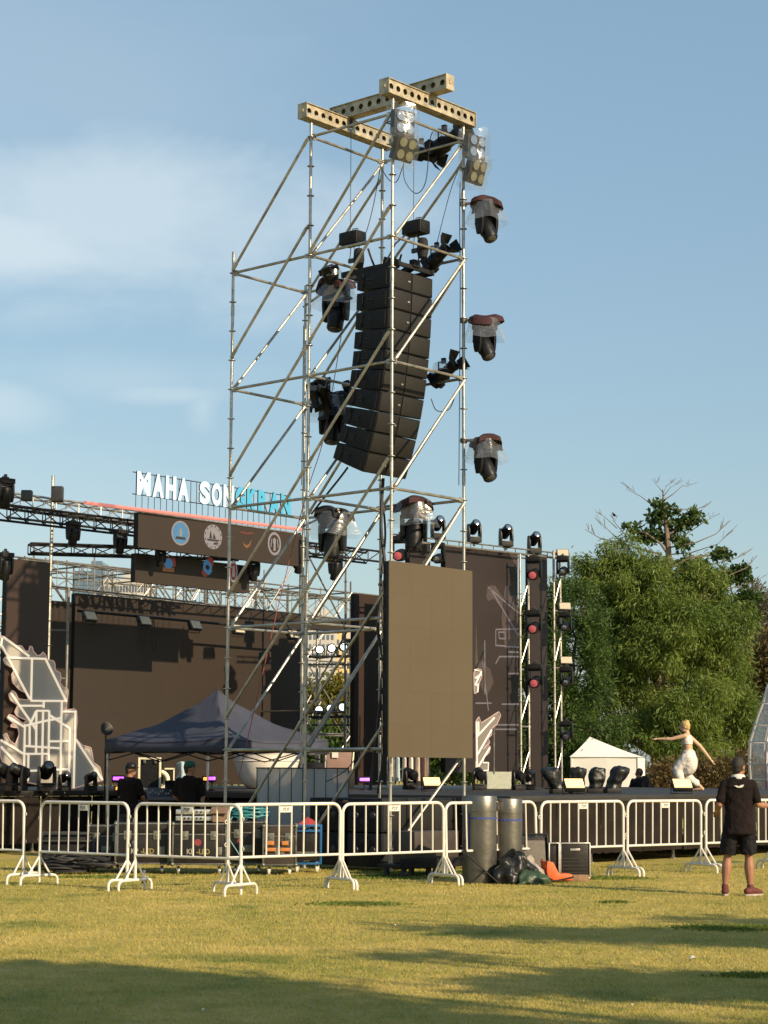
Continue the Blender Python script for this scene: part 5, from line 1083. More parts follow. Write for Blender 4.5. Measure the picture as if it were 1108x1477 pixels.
# purple lit fixtures
MT['purple'] = mat('purple_lit_tube', (.5, .2, .8), .4, 0, 0, emit=(.62, .10, 1.0), es=1.9); MT['orangel'] = mat('orange_lit_tube', (.8, .4, .1), .4, 0, 0, emit=(1, .42, .08), es=1.2)
for lab, px, py, Y, ma, w in (('purple lit light bar left of the man in the black cap', 171, 1123.5, 36.5, 'purple', .20), ('orange lit lamp just below the purple light bar', 171, 1138, 36.4, 'orangel', .10), ('purple lit light right of the man in the green cap', 306, 1123.5, 38, 'purple', .12), ('small orange red lit lamp beside the green cap man', 296, 1124, 38, 'orangel', .07), ('purple lit light on the stage beside the scaffold tower', 526, 1125, 40.5, 'purple', .20), ('purple lit light on the stage under the brown front screen', 615, 1125, 42, 'purple', .16)):
    p = P(px, py, Y); t = thing('light_bar', lab, 'stage light', p, .1, 'small coloured lit lamps on the stage'); m = MB(); m.box((0, .06, 0), (w + .05, .12, .13)); m.build('housing', MT['black'], t, bevel=.012)
    m = MB(); m.box((0, -.012, .01), (w, .03, .06)); m.build('lit_front', MT[ma], t, bevel=.01); z = DZ if Y > 37 else .97; m = MB(); m.tube((0, .06, -.05), (0, .06, min(-.07, z - p.z)), .018, 6); m.lathe([(.09, min(-.07, z - p.z)), (.09, min(-.07, z - p.z) + .02), (.03, min(-.07, z - p.z) + .03)], 10, (0, .06, 0)); m.build('stand', MT['blackm'], t)
# white tub, polycarbonate screen, lidded case
MT['tub'] = mat('white_moulded_plastic', (.66, .60, .53), .5, 0, .10, 3, bump=.1); q = PS(384, 1138, -8.6)
t = thing('white_tub', 'big white round bottomed moulded tub on the stage behind the tower', 'tub', (q.x, q.y, DZ), .2); m = MB(); m.lathe([(.30, .0), (.42, .02), (.54, .14), (.64, .34), (.70, .56), (.72, .74), (.74, .75), (.74, .78), (.70, .78), (.68, .74), (.60, .34), (.50, .14), (.1, .06)], 36); m.build('shell', MT['tub'], t); m = MB(); m.path([(.71 * math.cos(2 * PI * k / 36), .71 * math.sin(2 * PI * k / 36), .60) for k in range(36)], .012, 6, closed=True); m.build('seam', MT['tub'], t)
c = Vector((XX(436, 32.6), 32.6, 0)); t = thing('polycarbonate_screen', 'row of grey translucent polycarbonate panels in front of the white tub', 'plastic screen', c, .05)
for k in range(8): m = MB(); m.box((-.66 + .19 * k, .02 * math.sin(k * 2), 1.06), (.182, .008, .98)); m.build('panel', MT['poly'], t, bevel=.002, smooth=False)
m = MB(); [m.box((-.755 + .19 * k, 0, 1.06), (.016, .03, 1.0)) for k in range(9)]; m.box((0, 0, 1.56), (1.55, .03, .02)); m.box((0, 0, .56), (1.55, .03, .02)); [m.box((x, 0, .27), (.03, .4, .54)) for x in (-.7, .7)]; m.build('panel_frame', MT['grey'], t, bevel=.002)
q = PS(484, 1138, -8.0); t = thing('open_case', 'brownish case with raised lid behind the polycarbonate panels', 'open case', (q.x, q.y, DZ), .1); MT['pinkb'] = mat('dusty_pink_brown_board', (.21, .13, .105), .7, 0, .15, 5)
m = MB(); m.box((0, 0, .20), (.8, .5, .40)); m.build('base_case', MT['blackm'], t, bevel=.01); m = MB(); m.box((.10, .22, .62), (.56, .04, .50), rotx(-.12)); m.build('raised_lid', MT['pinkb'], t, bevel=.01); m = MB(); m.box((.40, .2, .62), (.03, .06, .52), rotx(-.12) @ roty(.08)); m.build('lid_edge', MT['cream'], t); m = MB(); m.box((.10, -.252, .24), (.34, .012, .2)); m.build('label_sheet', mat('printed_pale_sheet', (.50, .34, .26), .7, 0, .3, 25), t); m = MB(); m.box((.0, .17, .75), (.14, .012, .14)); m.build('paper_note', MT['white'], t)
q = PS(453, 1095, -7.9); m = MB(); m.lathe([(.2, 0), (.2, .5), (.16, .56), (.02, .58)], 16, (q.x, q.y, DZ), sx=1.4); top('covered_case', m, MT['shorts'], 'rounded black covered drum case left of the raised lid', 'covered case')
# dish lamp on a stand, left of the tent
q = P(153, 1052, 37.2); t = thing('dish_lamp', 'small black dish lamp on a thin stand at the left corner of the tent', 'lamp', (q.x, q.y, 0), .6); R = rotx(PI / 2 - .3)
m = MB(); m.tube((0, 0, 0), (0, 0, q.z - .08), .016, 8); [m.tube((0, 0, .25), (.3 * math.cos(a), .3 * math.sin(a), 0), .012, 6) for a in (0, 2.1, 4.2)]; m.build('stand', MT['blackm'], t); m = MB(); m.lathe([(.03, -.10), (.08, -.07), (.12, .0), (.13, .04), (.115, .04), (.02, -.02)], 16, (0, 0, q.z), R); m.build('reflector', MT['black'], t)
# ================================================================== lights standing on the deck
GD = 'moving heads standing on the stage floor'
for lab, px, py, b, yaw, tl_, s in (('moving head tilted left on the stage edge at the far left', 27, 1138, -7.72 + .4, -.8, 1.2, .85), ('upright moving head in front of the neon beast prop', 67, 1137, -7.45, .4, 1.1, .9), ('small moving head right of the upright one before the neon prop', 93, 1139, -7.4, .7, 1.2, .6), ('small moving head under the right foot of the neon prop', 131, 1139, -7.3, .8, 1.2, .6), ('moving head partly cut by the left edge of the stage', 3, 1136, -7.5, -.4, 1.2, .9),
      ('moving head standing below the brown front screen near its right edge', 692, 1140, -4.6, .2, -1.2, .8), ('left of two moving heads at the foot of the left light tower', 748, 1142, -4.2, .5, -1.3, .75), ('right of two moving heads at the foot of the left light tower', 764, 1142, -4.2, -.3, -1.2, .75), ('moving head below the brown front screen, left of the orange floodlight', 592, 1140, -6.2, .6, -1.2, .8)):
    q = PS(px, py, b); moving_head(lab, (q.x, q.y, DZ), yaw, tl_, False, s, group=GD)
def bagged(label, px, D, yaw, s, lean):
    a, b = AB((XX(px, D), D)); t = thing('bagged_light', label, 'covered stage light', (XX(px, D), D, DZ), yaw, 'moving heads wrapped in black bags at the right stage edge', s=s); rr = random.Random(hsh(label)); K = 22
    m = MB(); m.box((0, 0, .05), (.34, .3, .10)); m.build('base', MT['blackm'], t, bevel=.015)
    m = MB(); rs = []; ph = [rr.random() * 6 for _ in range(4)]
    for z, r, ox in ((.06, .14, 0), (.12, .17, .1 * lean), (.2, .15, .4 * lean), (.30, .19, .7 * lean), (.42, .20, .9 * lean), (.50, .19, lean), (.535, .15, 1.1 * lean), (.545, .01, 1.1 * lean)): rs.append([(ox * .18 + r * (1 + .07 * math.sin(4 * a_ + ph[0]) + .05 * math.sin(9 * a_ + ph[1])) * math.cos(a_), r * .8 * (1 + .06 * math.sin(5 * a_ + ph[2])) * math.sin(a_), z + .012 * math.sin(6 * a_ + ph[3])) for a_ in [2 * PI * k / K for k in range(K)]])
    m.rings(rs); o = remesh_(m.build('black_bag', MT['bag'], t, ang=70), .03, .10, .22); return t
for lab, px, D, yaw, lean in (('leftmost light in a black bag at the thrust stage edge, tilted left', 806, 35.3, .2, -1), ('light in a black bag standing right behind the warm lit floodlight', 832, 36.0, .4, .3), ('light in a black bag, second from the right of the row', 857, 36.4, .1, .5), ('rightmost light in a black bag in the row, tilted right', 883, 36.8, .3, 1)): bagged(lab, px, D, yaw, .86, lean)
for lab, px, D, y_, b in (('warm lit floodlight lying on the thrust stage in front of the bagged lights', 829, 34.2, .2, 1), ('warm lit floodlight on the stage in front of the dancer', 985, 35.6, .15, 1), ('warm lit floodlight on the stage below the brown front screen', 623, 38.5, .2, 1)):
    flood(lab, (XX(px, D), D, DZ + .19), y_, -.75, .9, 'panel_o', 'warm lit floodlights on the stage floor')
# things on stage glimpsed beneath the brown screen
MT['beige'] = mat('beige_drape_cloth', (.42, .36, .30), .8, 0, .15, 5, bump=.4, bscale=6)
def rack_of_clothes(label, px, b, w):
    q = PS(px, 1120, b); t = thing('costume_rail', label, 'costume rail', (q.x, q.y, DZ), .2); m = MB(); m.tube((-w / 2, 0, .78), (w / 2, 0, .78), .014, 8); [m.tube((x, 0, 0), (x, 0, .78), .014, 8) for x in (-w / 2, w / 2)]; [m.tube((x, -.2, .01), (x, .2, .01), .014, 8) for x in (-w / 2, w / 2)]; m.build('rail', MT['galv'], t); rr = random.Random(3)
    for k in range(6):
        x = -w / 2 + w * (k + .5) / 6; m = MB(); m.rings([[(x + wd * math.cos(2 * PI * i / 12) * (1 + .1 * math.sin(i * 2.5)), .11 * ww * math.sin(2 * PI * i / 12), z) for i in range(12)] for z, wd, ww in ((.12 + .1 * rr.random(), .055, 1.1), (.4, .045, .9), (.66, .04, 1.0), (.74, .015, .3))]); m.build('garment', MT[('beige', 'lblue', 'beige', 'tub', 'beige', 'pinkb')[k]], t)
rack_of_clothes('rail of pale costumes glimpsed below the brown front screen', 588, -6.6, .9)
m = MB(); q = PS(718, 1135, -6.0); m.box((q.x, q.y, DZ + .20), (.64, .03, .38)); top('mesh_panel', m, mat('pale_green_grey_mesh', (.42, .44, .36), .7, 0, .15, 16, bump=.3), 'pale greenish panel standing under the right hand LED wall', 'panel')
_tw = {}
def wrinkle(o, amp=.02, size=.09):             # folds pressed into a garment
    if size not in _tw: tx = bpy.data.textures.new('cloth_folds', 'CLOUDS'); tx.noise_scale = size; tx.noise_depth = 2; _tw[size] = tx
    e = bpy.data.objects.get('fold_space')
    dm = o.modifiers.new('folds', 'DISPLACE'); dm.texture = _tw[size]; dm.strength = amp; dm.mid_level = .5; dm.texture_coords = 'GLOBAL'; return o
# ================================================================== people
def limb(m, pts, rad, n=10, sub=4):
    P_ = [Vector(p) for p in pts]; out, rr = [], []
    for i in range(len(P_) - 1):
        p0, p1, p2, p3 = P_[max(i - 1, 0)], P_[i], P_[i + 1], P_[min(i + 2, len(P_) - 1)]
        for k in range(sub):
            t = k / sub; c = .5 * ((2 * p1) + (p2 - p0) * t + (2 * p0 - 5 * p1 + 4 * p2 - p3) * t * t + (3 * p1 - p0 - 3 * p2 + p3) * t ** 3)
            out.append(p1.lerp(p2, t).lerp(c, .5)); rr.append(rad[i] + (rad[i + 1] - rad[i]) * (t * t * (3 - 2 * t)))
    out.append(P_[-1]); rr.append(rad[-1]); m.path(out, rr, n); m.ball(P_[0], rad[0], n=10, m=6); m.ball(P_[-1], rad[-1], n=10, m=6)
def loft(m, secs, n=20):                       # (cx, cy, z, rx, ry)
    m.rings([[(cx + rx * math.copysign(abs(math.cos(a)) ** .85, math.cos(a)), cy + ry * math.copysign(abs(math.sin(a)) ** .9, math.sin(a)), z) for a in [2 * PI * k / n for k in range(n)]] for cx, cy, z, rx, ry in secs])
def hand(m, wr, d, side, curl=.5, s=1.0):
    d = Vector(d).normalized(); R = frame(d, (0, .3, 1)); x, y = R.col[0], R.col[1]     # x across the palm
    c = Vector(wr); palm = c + d * .05 * s; m.ball(palm, .040 * s, .016 * s, .052 * s, R=R)
    for k in range(4):
        b = c + d * .085 * s + x * (.030 - .020 * k) * s; L = (.070, .080, .075, .058)[k] * s; q = b + d * L * .5 - y * L * .15 * curl; e = q + d * L * .45 * (1 - curl * .6) - y * L * .5 * curl; m.path([b - d * .02, b, q, e], [.010 * s, .010 * s, .009 * s, .007 * s], 7)
    b = c + d * .03 * s + x * .035 * s * side; m.path([b, b + d * .03 * s + x * .028 * s * side - y * .01, b + d * .06 * s + x * .030 * s * side - y * .025 * s], [.012 * s, .011 * s, .008 * s], 7)
def remesh(o, vox, it=2):
    md = o.modifiers.new('skin_over', 'REMESH'); md.mode = 'VOXEL'; md.voxel_size = vox; md.use_smooth_shade = True
    if it: md = o.modifiers.new('soften', 'SMOOTH'); md.iterations = it; md.factor = .5
    return o
def make_body(t, J, skin, vox=.0075, bare_feet=False, curl=.5):
    m = MB(); hd_ = Vector(J['head']); nk = Vector(J['neck']); f = Vector(J.get('face', (0, 1, 0))).normalized(); s_ = Vector((f.y, -f.x, 0)); up = Vector((0, 0, 1)); R = Matrix((s_, f, up)).transposed()
    m.ball(hd_ + up * .02, .074, .092, .105, n=16, m=12, R=R); m.ball(hd_ + f * .025 - up * .045, .058, .066, .070, n=14, m=10, R=R)           # skull, jaw
    m.path([hd_ + f * .088 + up * .02, hd_ + f * .112 - up * .022, hd_ + f * .092 - up * .034], [.010, .015, .012], 8)
    for sg in (-1, 1): m.ball(hd_ + s_ * sg * .076 - f * .005 - up * .005, .012, .022, .033, n=8, m=6, R=R); m.ball(hd_ + f * .078 + s_ * sg * .032 + up * .012, .014, .010, .010, n=8, m=6, R=R)
    m.path([hd_ + f * .085 - up * .062 - s_ * .022, hd_ + f * .096 - up * .060, hd_ + f * .085 - up * .062 + s_ * .022], [.007, .009, .007], 6)
    limb(m, [nk - up * .06, nk, hd_ - up * .03 - f * .012], [.075, .055, .052])
    loft(m, J['torso'])
    for S_ in 'LR':
        limb(m, [J['sh' + S_], J['el' + S_], J['wr' + S_]], [.050, .038, .026]); a, b = Vector(J['el' + S_]), Vector(J['wr' + S_]); m.ball(a.lerp(b, .25), .042, n=10, m=6)
        hand(m, b, b - a, 1 if S_ == 'L' else -1, curl)
        k, an = Vector(J['kn' + S_]), Vector(J['an' + S_]); limb(m, [J['hip' + S_], k, k.lerp(an, .35), an], [.092, .050, .063, .034])
        fd = Vector(J['toe' + S_]) - an; fd.z = 0; fd.normalize(); limb(m, [an - fd * .03 - up * .035, an + fd * .07 - up * .045, an + fd * .17 - up * .062], [.036, .036, .024])
    return remesh(m.build('body', MT[skin], t), vox)
def standing(dx=0):
    return dict(head=(0, .03, 1.59), neck=(0, 0, 1.46), torso=[(0, 0, .84, .15, .10), (0, 0, .93, .165, .115), (0, 0, 1.05, .145, .10), (0, .01, 1.20, .165, .11), (0, 0, 1.34, .18, .105), (0, 0, 1.42, .14, .08), (0, 0, 1.46, .07, .06)],
                shL=(-.185, 0, 1.39), shR=(.185, 0, 1.39), elL=(-.25, -.03, 1.12), elR=(.25, -.03, 1.12), wrL=(-.25, .12, .90), wrR=(.25, .12, .90),
                hipL=(-.09, 0, .90), hipR=(.09, 0, .90), knL=(-.10, .01, .49), knR=(.10, .01, .49), anL=(-.11, -.02, .10), anR=(.11, -.02, .10), toeL=(-.13, .2, 0), toeR=(.13, .2, 0))
def shirt(t, J, ma='tee', bottom=.80, name='shirt', slv=.62, w=1.0):
    m = MB(); loft(m, [(0, 0, bottom, .206 * w, .158 * w), (0, 0, bottom + .03, .204 * w, .156 * w), (0, .0, bottom + .14, .188 * w, .14 * w), (0, 0, 1.05, .178 * w, .13 * w), (0, .01, 1.22, .192 * w, .135 * w), (0, 0, 1.35, .20 * w, .125 * w), (0, 0, 1.425, .155 * w, .095 * w), (0, 0, 1.475, .075, .07)], 24)
    for S_ in 'LR': a, b = Vector(J['sh' + S_]), Vector(J['el' + S_]); limb(m, [a + Vector((0, 0, -.005)), a.lerp(b, slv * .6), a.lerp(b, slv * 1.35)], [.066, .064, .062])
    return wrinkle(remesh(m.build(name, MT[ma], t), .010, 1), .026, .075)
def legs_cloth(t, J, ma, name, frac, r0, r1, w=1.0):
    m = MB(); loft(m, [(0, 0, .74, .17 * w, .125), (0, 0, .86, .185 * w, .14), (0, 0, .97, .165 * w, .125), (0, 0, 1.0, .155 * w, .115)], 24)
    for S_ in 'LR':
        h, k, an = Vector(J['hip' + S_]), Vector(J['kn' + S_]), Vector(J['an' + S_])
        if frac <= 1: m.path([h + Vector((0, 0, .03)), h.lerp(k, frac * .35), h.lerp(k, frac * .7), h.lerp(k, frac)], [.10, r0, r0, r1], 14)
        else: limb(m, [h, h.lerp(k, .6), k, k.lerp(an, frac - 1)], [.108, r0, r1 * 1.05, r1])
    return wrinkle(remesh(m.build(name, MT[ma], t), .010, 1), .026, .075)
def shoes(t, J, ma, sole):
    for S_ in 'LR':
        an = Vector(J['an' + S_]); fd = Vector(J['toe' + S_]) - an; fd.z = 0; fd.normalize(); b = Vector((an.x, an.y, 0)); m = MB(); limb(m, [b - fd * .05 + Vector((0, 0, .055)), b + fd * .06 + Vector((0, 0, .060)), b + fd * .16 + Vector((0, 0, .042))], [.046, .046, .034]); limb(m, [b + Vector((0, 0, .05)), b + Vector((0, 0, .115))], [.046, .045])
        o = remesh(m.build('shoe', MT[ma], t), .008, 2); m = MB(); K = 16; s_ = Vector((fd.y, -fd.x, 0)); pts = [b + fd * (.055 + .145 * math.cos(2 * PI * k / K)) + s_ * (.046 * math.sin(2 * PI * k / K)) for k in range(K)]; m.rings([[p + Vector((0, 0, z)) for p in pts] for z in (.0, .024)]); m.build('sole', MT[sole], o)
def hair_cap(t, J, ma='hair', low=-.02, name='hair', back=.06, sc_=1.0):
    h = Vector(J['head']); f = Vector(J.get('face', (0, 1, 0))).normalized(); s_ = Vector((f.y, -f.x, 0)); R = Matrix((s_, f, Vector((0, 0, 1)))).transposed(); m = MB(); m.ball(h + Vector((0, 0, .034)) - f * .016, .083 * sc_, .094 * sc_, .104 * sc_, n=16, m=12, R=R); m.ball(h - f * .045 - Vector((0, 0, .02)), .066 * sc_, .052, .075, n=12, m=8, R=R); return remesh(m.build(name, MT[ma], t), .008, 2)
def cap(t, J, ma, brim=True):
    h = Vector(J['head']); f = Vector(J.get('face', (0, 1, 0))).normalized(); s_ = Vector((f.y, -f.x, 0)); R = Matrix((s_, f, Vector((0, 0, 1)))).transposed(); m = MB(); m.lathe([(.092, .045), (.096, .06), (.094, .09), (.080, .125), (.045, .146), (.005, .15)], 20, h, R, 1, 1.08); c = m.build('cap', MT[ma], t); m = MB()
    K = 10; pts = [(.085 * math.cos(PI * k / K), .07 + .10 * math.sin(PI * k / K)) for k in range(K + 1)]; m.prism([(p[0], p[1]) for p in pts], h + Vector((0, 0, .052)), s_, f, Vector((0, 0, 1)), -.004, .004); m.build('cap_brim', MT[ma], c); return c
# --- man in black at the right edge, seen from behind
D = 24.6; J = standing(); J.update(face=(.55, .75, 0), head=(.01, .03, 1.585), shL=(-.165, 0, 1.38), shR=(.165, .0, 1.38), elL=(-.245, -.05, 1.12), wrL=(-.26, .17, 1.03), elR=(.235, -.03, 1.12), wrR=(.44, .14, 1.12), knL=(-.15, .04, .48), anL=(-.19, -.01, .09), knR=(.11, .01, .48), anR=(.12, -.02, .09), toeL=(-.17, .2, 0), toeR=(.28, .10, 0))
MT['shoe'] = mat('faded_red_canvas', (.10, .022, .018), .7, 0, .3, 20, bump=.3); MT['shoesole'] = mat('greyish_rubber', (.34, .30, .27), .7, 0, .1, 9); MT['collar'] = mat('white_collar_cloth', (.66, .63, .60), .8, 0, .06, 9)
t = thing('person', 'man in black polo shirt with white collar, black shorts and red shoes, seen from behind', 'person', (XX(1066, D), D, 0), -.12, s=.995)
make_body(t, J, 'skin'); shirt(t, J, 'tee', .76, 'polo_shirt', .56, .98); legs_cloth(t, J, 'shorts', 'shorts', .93, .108, .104, 1.0); shoes(t, J, 'shoe', 'shoesole'); hair_cap(t, J)
m = MB(); m.rings([[(r * math.cos(2 * PI * k / 22), r * .9 * math.sin(2 * PI * k / 22) + .005, z + .012 * math.sin(2 * PI * k / 22 + PI)) for k in range(22)] for r, z in ((.104, 1.43), (.092, 1.462), (.079, 1.488), (.071, 1.475))], caps=False); o = m.build('collar', MT['collar'], t); md = o.modifiers.new('thick', 'SOLIDIFY'); md.thickness = .008
m = MB(); pr = [(-.062, .012), (-.03, .016), (0, .004), (.02, .020), (.062, .026), (.045, -.004), (.015, -.012), (-.02, -.010)]; m.prism(pr, (0, -.130, 1.345), (1, 0, 0), (0, -.05, 1), (0, -1, 0), -.012, .006); m.build('back_print', MT['collar'], t)
m = MB(); p = Vector(J['wrR']) + Vector((.07, .06, .0)); m.ball(p, .05, .09, .07, n=14, m=8); m.ball(p + Vector((-.03, .0, -.12)), .06, .07, .09, n=12, m=8); o = remesh(m.build('bag', MT['shorts'], None), .012, 2); o.location = t.matrix_basis @ Vector((0, 0, 0)); o.rotation_euler = t.rotation_euler; tag(o, 'dark soft bag held in front by the man in black', 'bag')
# --- woman dancing in white on the thrust stage
a_ = AB((XX(993, 39.5), 39.5)); J = dict(face=(-.15, 1, .05), head=(0, .04, 1.30), neck=(0, .0, 1.175), torso=[(0, -.04, .66, .13, .10), (0, -.04, .74, .15, .11), (0, -.02, .86, .108, .085), (0, .0, .98, .13, .095), (0, 0, 1.08, .145, .085), (0, 0, 1.14, .11, .065), (0, 0, 1.175, .055, .05)],
      shL=(-.15, .02, 1.115), shR=(.15, -.01, 1.115), elL=(-.19, .30, 1.05), wrL=(-.18, .55, 1.055), elR=(.21, -.22, .92), wrR=(.22, -.42, .66), hipL=(-.09, -.02, .68), hipR=(.09, -.04, .68), knL=(-.11, .19, .44), anL=(-.13, .06, .10), knR=(.12, .10, .36), anR=(.14, -.24, .10), toeL=(-.14, .26, 0), toeR=(.16, -.06, 0))
t = thing('person', 'dancer in white crop top and baggy white trousers, arm stretched out, on the right stage', 'person', (XX(993, 39.5), 39.5, DZ), 1.25)
make_body(t, J, 'skinl', .0075, True, .3); m = MB(); loft(m, [(0, .0, .945, .140, .106), (0, .0, 1.02, .150, .112), (0, 0, 1.09, .150, .098), (0, 0, 1.135, .10, .075)], 22); remesh(m.build('crop_top', MT['cloth'], t), .010, 1)
m = MB(); loft(m, [(0, -.02, .84, .115, .095), (0, -.03, .78, .15, .13), (0, -.03, .66, .175, .165), (0, -.03, .52, .175, .17), (0, -.02, .42, .14, .14), (0, .0, .36, .11, .11)], 24)
limb(m, [J['hipL'], J['knL'], Vector(J['knL']).lerp(Vector(J['anL']), .75)], [.13, .105, .07]); limb(m, [J['hipR'], J['knR'], Vector(J['knR']).lerp(Vector(J['anR']), .72)], [.14, .115, .075]); wrinkle(remesh(m.build('baggy_trousers', MT['cloth'], t), .012, 2), .030, .11)
m = MB(); h = Vector(J['head']); m.ball(h + Vector((0, -.012, .03)), .085, .098, .098, n=16, m=12); m.ball(h + Vector((0, -.04, .10)), .05, .05, .045, n=12, m=8); m.ball(h + Vector((0, -.05, -.01)), .068, .055, .075, n=12, m=8); remesh(m.build('hair', MT['hairb'], t), .008, 2)
# --- two crew under the tent
MT['green'] = mat('green_cap_cloth', (.008, .075, .045), .8, 0, .15, 9); MT['jean'] = mat('dark_work_trousers', (.03, .032, .04), .8, 0, .2, 9)
J = standing(); J.update(face=(1, .3, 0), elL=(-.25, .05, 1.12), wrL=(-.12, .28, 1.05), elR=(.25, .06, 1.12), wrR=(.15, .28, 1.05))
t = thing('person', 'man in black with a black cap bending over gear at the left under the tent', 'person', (XX(186, 34.4), 34.4, 0), -.5, s=.95); make_body(t, J, 'skin', .012); shirt(t, J, 'tee'); legs_cloth(t, J, 'jean', 'trousers', 1.9, .085, .07); shoes(t, J, 'black', 'black'); hair_cap(t, J); cap(t, J, 'black')
J = standing(); J.update(face=(1, .25, 0), elR=(.26, -.02, 1.12), wrR=(.23, -.02, .86), elL=(-.26, .02, 1.13), wrL=(-.16, .24, 1.02))
t = thing('person', 'man in black shirt with a green cap turned right, standing under the tent', 'person', (XX(272, 33.2), 33.2, 0), -.15, s=.965); make_body(t, J, 'skin', .012); shirt(t, J, 'tee'); legs_cloth(t, J, 'jean', 'trousers', 1.9, .085, .07); shoes(t, J, 'black', 'black'); hair_cap(t, J); cap(t, J, 'green')
# --- person in dark clothes beyond the stage by the white marquee
J = standing(); J.update(face=(-1, .3, 0), elL=(-.27, .05, 1.12), wrL=(-.2, .27, 1.0)); t = thing('person', 'person in dark clothes with a dark backpack beside the white marquee beyond the stage', 'person', (XX(923, 52.5), 52.5, 0), .2, s=.94); make_body(t, J, 'skin', .012); shirt(t, J, 'shorts', w=1.15); legs_cloth(t, J, 'jean', 'trousers', 1.9, .085, .07); shoes(t, J, 'black', 'black'); hair_cap(t, J, sc_=1.12)
m = MB(); m.ball((.06, -.23, 1.18), .18, .12, .26, n=16, m=10); m.box((.06, -.32, 1.08), (.22, .08, .18)); o = remesh(m.build('backpack', MT['shorts'], None), .016, 2); o.location = t.location; o.rotation_euler = t.rotation_euler; tag(o, 'dark bulging backpack worn by the person beside the white marquee', 'backpack')
# ================================================================== trees
def leaf_mat(name, c1, c2, tr=.35, sc_=.6):
    m = bpy.data.materials.new(name); m.use_nodes = True; nt = m.node_tree; N, L = nt.nodes, nt.links; b = N['Principled BSDF']; ge = N.new('ShaderNodeNewGeometry')
    n = N.new('ShaderNodeTexNoise'); n.inputs['Scale'].default_value = sc_; n.inputs['Detail'].default_value = 6; n.inputs['Roughness'].default_value = .7; L.new(ge.outputs['Position'], n.inputs['Vector'])
    r = N.new('ShaderNodeValToRGB'); r.color_ramp.elements[0].position = .34; r.color_ramp.elements[1].position = .66; r.color_ramp.elements[0].color = c1 + (1,); r.color_ramp.elements[1].color = c2 + (1,); L.new(n.outputs['Fac'], r.inputs['Fac']); L.new(r.outputs['Color'], b.inputs['Base Color'])
    b.inputs['Roughness'].default_value = .5; b.inputs['Specular IOR Level'].default_value = .3; t = N.new('ShaderNodeBsdfTranslucent'); L.new(r.outputs['Color'], t.inputs['Color']); ms = N.new('ShaderNodeMixShader'); ms.inputs[0].default_value = tr
    L.new(b.outputs[0], ms.inputs[1]); L.new(t.outputs[0], ms.inputs[2]); L.new(ms.outputs[0], N['Material Output'].inputs[0]); return m
MT['bark'] = mat('grey_brown_bark', (.14, .105, .08), .9, 0, .3, 4, bump=.6, bscale=20); MT['twig'] = mat('pale_dead_twig', (.15, .115, .09), .9, 0, .2, 4)
def leaves(blobs, n, per, ln, wd, droop, seed, shell=.55, spread=.35):
    r = np.random.default_rng(seed); vol = np.array([b[3] * b[4] * b[5] for b in blobs]) ** .75; vol /= vol.sum(); idx = r.choice(len(blobs), n, p=vol); Bb = np.array(blobs)[idx]
    d = r.normal(size=(n, 3)); d /= np.linalg.norm(d, axis=1, keepdims=True); rad = shell + (1.06 - shell) * r.random(n) ** .7; c = Bb[:, :3] + d * Bb[:, 3:6] * rad[:, None]
    c = np.repeat(c, per, 0); d = np.repeat(d, per, 0); N_ = len(c); c = c + r.normal(size=(N_, 3)) * spread * np.array([1, 1, .8])
    dr = d * .5 + r.normal(size=(N_, 3)) * .55 + np.array([0, 0, -droop]); dr /= np.linalg.norm(dr, axis=1, keepdims=True); sd = np.cross(dr, r.normal(size=(N_, 3))); sd /= np.linalg.norm(sd, axis=1, keepdims=True) + 1e-9
    l = ln * (.6 + .8 * r.random(N_))[:, None]; w_ = wd * (.6 + .8 * r.random(N_))[:, None]; V = np.empty((N_, 4, 3)); V[:, 0] = c; V[:, 1] = c + dr * l * .45 + sd * w_; V[:, 2] = c + dr * l; V[:, 3] = c + dr * l * .45 - sd * w_; return V.reshape(-1, 3)
def clumpy(blobs, k, seed, lo=.26, hi=.44):       # break each mass of foliage into many separate clumps
    r = random.Random(seed); out = []
    for b in blobs:
        for _ in range(k):
            v = Vector((r.gauss(0, 1), r.gauss(0, 1), r.gauss(0, 1))).normalized() * r.uniform(.45, 1.0); f = r.uniform(lo, hi)
            out.append((b[0] + v.x * b[3], b[1] + v.y * b[4], b[2] + v.z * b[5], b[3] * f, b[4] * f, max(b[5] * f * .8, .12)))
    return out
def tree(name, label, loc, blobs, trunk_r, fork_z, lm, n, per, ln, wd, droop, seed, group='trees behind the stage', shell=.55, spread=.35, tagcat='tree', clump=0):
    t = thing(name, label, tagcat, loc, group=group); rr = random.Random(seed); m = MB()
    topz = max(b[2] for b in blobs); m.path([(0, 0, -.1), (.04, .02, fork_z * .5), (0, 0, fork_z), (.1, 0, (fork_z + topz) / 2), (0.05, 0, topz)], [trunk_r * 1.25, trunk_r, trunk_r * .85, trunk_r * .5, trunk_r * .15], 9); m.build('trunk', MT['bark'], t); m = MB()
    for b in blobs:
        s_ = Vector((0, 0, fork_z * rr.uniform(.7, 1.05))); e = Vector(b[:3]); mid = s_.lerp(e, .5) + Vector((rr.uniform(-.3, .3), rr.uniform(-.3, .3), .15)); m.path([s_, mid, e], [trunk_r * .5, trunk_r * .3, trunk_r * .1], 6)
        for k in range(4): q = e + Vector((b[3] * rr.uniform(-.8, .8), b[4] * rr.uniform(-.8, .8), b[5] * rr.uniform(-.5, .9))); m.path([mid.lerp(e, .5), e.lerp(q, .5) + Vector((0, 0, .1)), q], [trunk_r * .18, trunk_r * .1, trunk_r * .03], 5)
    m.build('limbs', MT['bark'], t); me = fast_mesh('crown', leaves(clumpy(blobs, clump, seed) if clump else blobs, n, per, ln, wd, droop, seed, shell, spread), 4); link('crown', me, lm, t, smooth=False); return t
